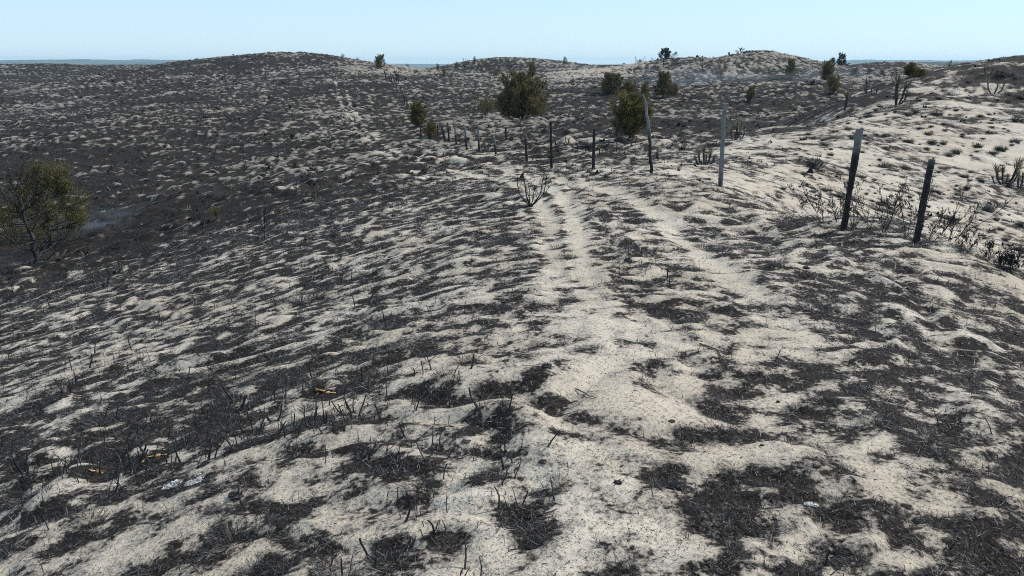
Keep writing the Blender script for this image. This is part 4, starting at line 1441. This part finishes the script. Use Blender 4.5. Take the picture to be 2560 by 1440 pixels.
# burnt grass tufts over the slopes and hills: uncountable
def hill_tufts(n, r0, r1, seed):
    rng = np.random.default_rng(seed)
    x, y = scatter(n, r0, r1, rng, .9, -.58, .58)
    z, m = terrain(x, y, True)
    th = np.arctan2(x, y)
    r = np.hypot(x, y)
    bare = sstep(.20, .26, th) * (1 - sstep(50, 60, r))
    cl = .5 + .9 * perlin(x / 7, y / 7, 73)
    k = rng.uniform(0, 1, n) < np.interp(m, [.2, .42, .58], [.06, .4, 1.0]) * (1 - .62 * bare) * sstep(9, 45, r) * np.clip(cl, .15, 1)
    x, y, z = x[k], y[k], z[k]
    n = len(x)
    r = np.hypot(x, y)
    H = rng.lognormal(math.log(.050), .5, n) * np.interp(r, [14, 40, 150], [.55, 1.1, 2.4])
    tone = np.clip(rng.normal(.16, .16, n) + (rng.uniform(0, 1, n) < .05) * .5, 0, 1)
    Vs, Ts = [], []
    for b in range(4):
        a = rng.uniform(0, 6.28, n)
        wd = H * rng.uniform(.25, .6, n)
        off = np.stack([np.cos(a), np.sin(a), 0 * a], 1) * wd[:, None]
        C = np.stack([x, y, z - .02], 1) + rng.normal(0, .3, (n, 3)) * H[:, None] * [1, 1, 0]
        T_ = C + np.stack([rng.normal(0, .45, n), rng.normal(0, .45, n), rng.uniform(.45, 1.0, n)], 1) * H[:, None]
        Vs.append(np.stack([C - off, C + off, T_], 1).reshape(-1, 3))
        Ts.append(np.repeat(tone, 3))
    V = np.concatenate(Vs)
    o = tri_mesh('burnt_grass', V, np.arange(len(V)).reshape(-1, 3), M['tussock'], np.concatenate(Ts))
    o['kind'] = 'stuff'


hill_tufts(170000, 13, 210, 71)

# ------------------------------------------------------------------ odd things lying on the sand
def lump(px, py, wpx, label, mat='char', flat=.55, name='charred_lump', cat='lump', group=None, blades=0):
    p = place(px, py)
    s = wpx / F * p[1] / 2
    rng = np.random.default_rng(int(px) + int(py))
    mb = MB()
    nth, nph = 14, 7
    Vv = []
    for i in range(nph + 1):
        ph = -.35 + (math.pi / 2 + .35) * i / nph
        for j in range(nth):
            t = 2 * math.pi * j / nth
            k = 1 + .28 * rng.normal() * (.4 if i == nph else 1) * .6
            Vv.append([s * math.cos(ph) * math.cos(t) * k, s * .75 * math.cos(ph) * math.sin(t) * k, s * flat * math.sin(ph) * k])
    Fv = [(i * nth + j, i * nth + (j + 1) % nth, (i + 1) * nth + (j + 1) % nth, (i + 1) * nth + j) for i in range(nph) for j in range(nth)]
    mb.add(Vv, Fv)
    for _ in range(blades):
        a = rng.uniform(0, 6.28)
        q = np.array([s * .8 * math.cos(a) * rng.random(), s * .6 * math.sin(a) * rng.random(), s * flat * .6])
        mb.tube([q, q + np.array([rng.normal(0, .6), rng.normal(0, .6), .7]) * s * .7], [.0035, .0012], 3)
    tag(mb.build(name, M[mat], loc=p, smooth=False), label, cat, group)


lump(1366, 918, 30, 'black crusty clump in the sandy wheel track near the middle', blades=10)
lump(1688, 1222, 46, 'biggest black clump lying on open pale sand', blades=16)
lump(1545, 1208, 24, 'small black clump beside the edge of a charred patch', blades=6)
lump(1357, 1156, 24, 'dark brown lump lying alone between pale mounds', 'bark', .5)
lump(1166, 1106, 26, 'lens shaped dark chip on the barest pale mound', 'bark', .28)
lump(930, 1134, 24, 'black twiggy clump on the flank of a pale mound', blades=10)
lump(2015, 672, 18, 'round black lump high on the ridge shoulder', blades=2)
lump(1945, 1006, 11, 'pea like black ball on the sand beside a charred patch', flat=.9)
lump(1680, 1055, 18, 'dark scorched dung like lump by the faint track', 'bark', .5)
lump(2120, 812, 16, 'squat black lump at the margin of the widest charred patch')
lump(590, 1245, 44, 'shaggy black clump in the charred strip beside the white ash', blades=18)
lump(2175, 737, 14, 'small dark lump on the crown of the ridge')
lump(1905, 1115, 12, 'tiny black lump near a dome shaped pale mound')
lump(1640, 700, 16, 'flat black lump in the sand between the two wheel tracks')
lump(1570, 650, 18, 'black clump just beside the inner wheel track', blades=6)


def pads(px, py, items, label):
    """scorched prickly pear: flat oval pads, dx, dy, size in photo pixels"""
    p = place(px, py)
    s = p[1] / F
    rng = np.random.default_rng(int(px))
    root = empty('prickly_pear', p)
    tag(root, label, 'cactus', 'scorched prickly pears')
    for dx, dy, w_ in items:
        mb = MB()
        a = rng.uniform(0, 6.28)
        tilt = rng.uniform(.15, .7)
        Rm = w_ * s / 2
        n = 14
        t = np.linspace(0, 2 * math.pi, n, endpoint=False)
        rings = []
        for rr, zz in ((.0, .16), (.6, .14), (.92, .06), (1.0, 0), (.92, -.06), (.6, -.10)):
            q = np.stack([Rm * rr * np.cos(t) * 1.3, Rm * rr * np.sin(t) * (.8 + .1 * np.cos(t)), 0 * t + Rm * zz * 2 + .12 * Rm * np.sin(2 * t) * rr], 1)
            rings.append(q)
        V = np.concatenate(rings)
        ca, sa, ct, st_ = math.cos(a), math.sin(a), math.cos(tilt), math.sin(tilt)
        Rx = np.array([[1, 0, 0], [0, ct, -st_], [0, st_, ct]])
        Rz = np.array([[ca, -sa, 0], [sa, ca, 0], [0, 0, 1]])
        V = V @ Rx.T @ Rz.T
        x_, y_ = dx * s, dy * s * 2.0
        zo = ground_z(p[0] + x_, p[1] + y_) - p[2]
        V = V + np.array([x_, y_, zo - V[:, 2].min() * .7])
        mb.add(V, [(i * n + j, i * n + (j + 1) % n, (i + 1) * n + (j + 1) % n, (i + 1) * n + j) for i in range(5) for j in range(n)])
        mb.build('pad', M['pad'], root, smooth=True)


pads(800, 980, [(-8, 4, 15), (4, 0, 18), (22, -3, 10), (36, -5, 14)], 'orange scorched cactus pads beside a charred strip, farthest uphill of three')
pads(380, 1146, [(-20, -6, 16), (-8, 0, 20), (10, 6, 18), (28, 8, 14)], 'row of yellowish scorched cactus pads above the white ash')
pads(238, 1180, [(-8, -2, 15), (6, 2, 16), (18, 0, 10)], 'brown scorched cactus pads at the base of a burnt stem')
pads(1092, 1306, [(0, 0, 9), (8, 1, 6)], 'single small orange scorched pad inside a black grass patch')


def ash_patch(px, py, wpx, hpx, label):
    p = place(px, py)
    rng = np.random.default_rng(int(px))
    s = p[1] / F
    mb = MB()
    for k in range(70):
        a = rng.uniform(0, 6.28)
        q = math.sqrt(rng.random())
        x_, y_ = q * math.cos(a) * wpx * s / 2, q * math.sin(a) * hpx * s * 1.1
        z_ = ground_z(p[0] + x_, p[1] + y_) - p[2]
        r_ = rng.uniform(.006, .020) * (1.2 - q)
        th_ = np.linspace(0, 6.28, 7, endpoint=False)
        b = np.stack([x_ + r_ * 1.5 * np.cos(th_) * rng.uniform(.6, 1.3, 7), y_ + r_ * np.sin(th_) * rng.uniform(.6, 1.3, 7), np.full(7, z_ + .001)], 1)
        top_ = np.array([[x_, y_, z_ + .004 + r_ * .35]])
        mb.add(np.concatenate([b, top_]), [(j, (j + 1) % 7, 7) for j in range(7)])
    o = mb.build('white_ash', M['ash'], loc=p)
    tag(o, label, 'ash')


ash_patch(485, 1208, 50, 26, 'brightest flaky white ash patch in the charred strip')
ash_patch(432, 1216, 60, 20, 'fainter streak of white ash next to the brightest ash patch')
ash_patch(2028, 1262, 34, 14, 'small white ash flecks in the charred hollow by a forked twig')


def lying_stick(x0, y0, x1, y1, w_, label, seed):
    a, b = place(x0, y0), place(x1, y1)
    rng = np.random.default_rng(seed)
    n = 8
    ln = []
    for k in range(n):
        q = a + (b - a) * k / (n - 1) + rng.normal(0, .004, 3)
        q[2] = max(ground_z(q[0], q[1]) + .004, q[2]) + .002
        ln.append(q - a)
    ln = np.array(ln)
    mb = MB()
    r_ = w_ / F * a[1] / 2
    mb.tube(ln, np.linspace(r_, r_ * .5, n), 5)
    i = n // 2
    mb.tube([ln[i], ln[i] + np.array([.03, .05, .02])], [r_ * .6, r_ * .25], 4)
    tag(mb.build('fallen_stick', M['bark'], loc=a), label, 'stick', 'charred sticks lying on the sand')


lying_stick(1318, 1302, 1392, 1278, 7, 'thick brown burnt stick lying beside a charred patch', 1)
lying_stick(1330, 1238, 1420, 1232, 4, 'thin black stick lying across the rim of a charred patch', 2)
lying_stick(1265, 1378, 1365, 1364, 4, 'long thin twig lying flat close to the lower edge', 3)
lying_stick(1750, 862, 1800, 880, 4, 'curved dark twig lying on pale sand by the outer track', 4)
lying_stick(1440, 975, 1490, 998, 4, 'thin bent twig lying in the sandy track', 5)
lying_stick(1930, 700, 1968, 703, 3, 'small dark twig lying on the ridge shoulder', 6)

# ------------------------------------------------------------------ light, sky
SUN_AZ, SUN_EL = math.radians(64.0), math.radians(44.0)
sv = Vector((math.sin(SUN_AZ) * math.cos(SUN_EL), math.cos(SUN_AZ) * math.cos(SUN_EL), math.sin(SUN_EL)))
sun_d = bpy.data.lights.new('sun', 'SUN')
sun_d.energy = 4.9
sun_d.angle = math.radians(.53)
sun_d.color = (1.0, .94, .85)
sun = bpy.data.objects.new('sun', sun_d)
sun.rotation_euler = sv.to_track_quat('Z', 'Y').to_euler()
COL.objects.link(sun)

w = bpy.data.worlds.new('World')
SC.world = w
w.use_nodes = True
nt = w.node_tree
bg = nt.nodes['Background']
sky = nt.nodes.new('ShaderNodeTexSky')
sky.sky_type = 'NISHITA'
sky.sun_disc = False
sky.sun_elevation = SUN_EL
sky.sun_rotation = SUN_AZ
sky.altitude = 200
sky.air_density = 1.0
sky.dust_density = 0.7
sky.ozone_density = 1.5
STR = .11
tint = mix(nt, 1.0, sky.outputs[0], (.56, .93, 1.55))
tint.node.blend_type = 'MULTIPLY'
pale = mix(nt, .55, tint, (.76 / STR, 1.03 / STR, 1.16 / STR))   # thin white veil of summer air
geo = nt.nodes.new('ShaderNodeTexCoord')
sep = nt.nodes.new('ShaderNodeSeparateXYZ')
nt.links.new(geo.outputs['Generated'], sep.inputs[0])
low = mapr(nt, sep.outputs['Z'], -.02, .14, .30, 0.0)            # brighter, whiter air low over the land
pale = mix(nt, low, pale, (.98 / STR, 1.06 / STR, 1.10 / STR))
nt.links.new(pale, bg.inputs['Color'])
bg.inputs['Strength'].default_value = STR

SC.view_settings.view_transform = 'Standard'
SC.view_settings.look = 'None'
SC.view_settings.gamma = 1.0
SC.view_settings.exposure = 0.0
SC.view_settings.use_curve_mapping = False
SC.cycles.filter_width = 1.05
SC.cycles.use_denoising = False
SC.cycles.max_bounces = 6
SC.cycles.diffuse_bounces = 3
SC.cycles.transparent_max_bounces = 8
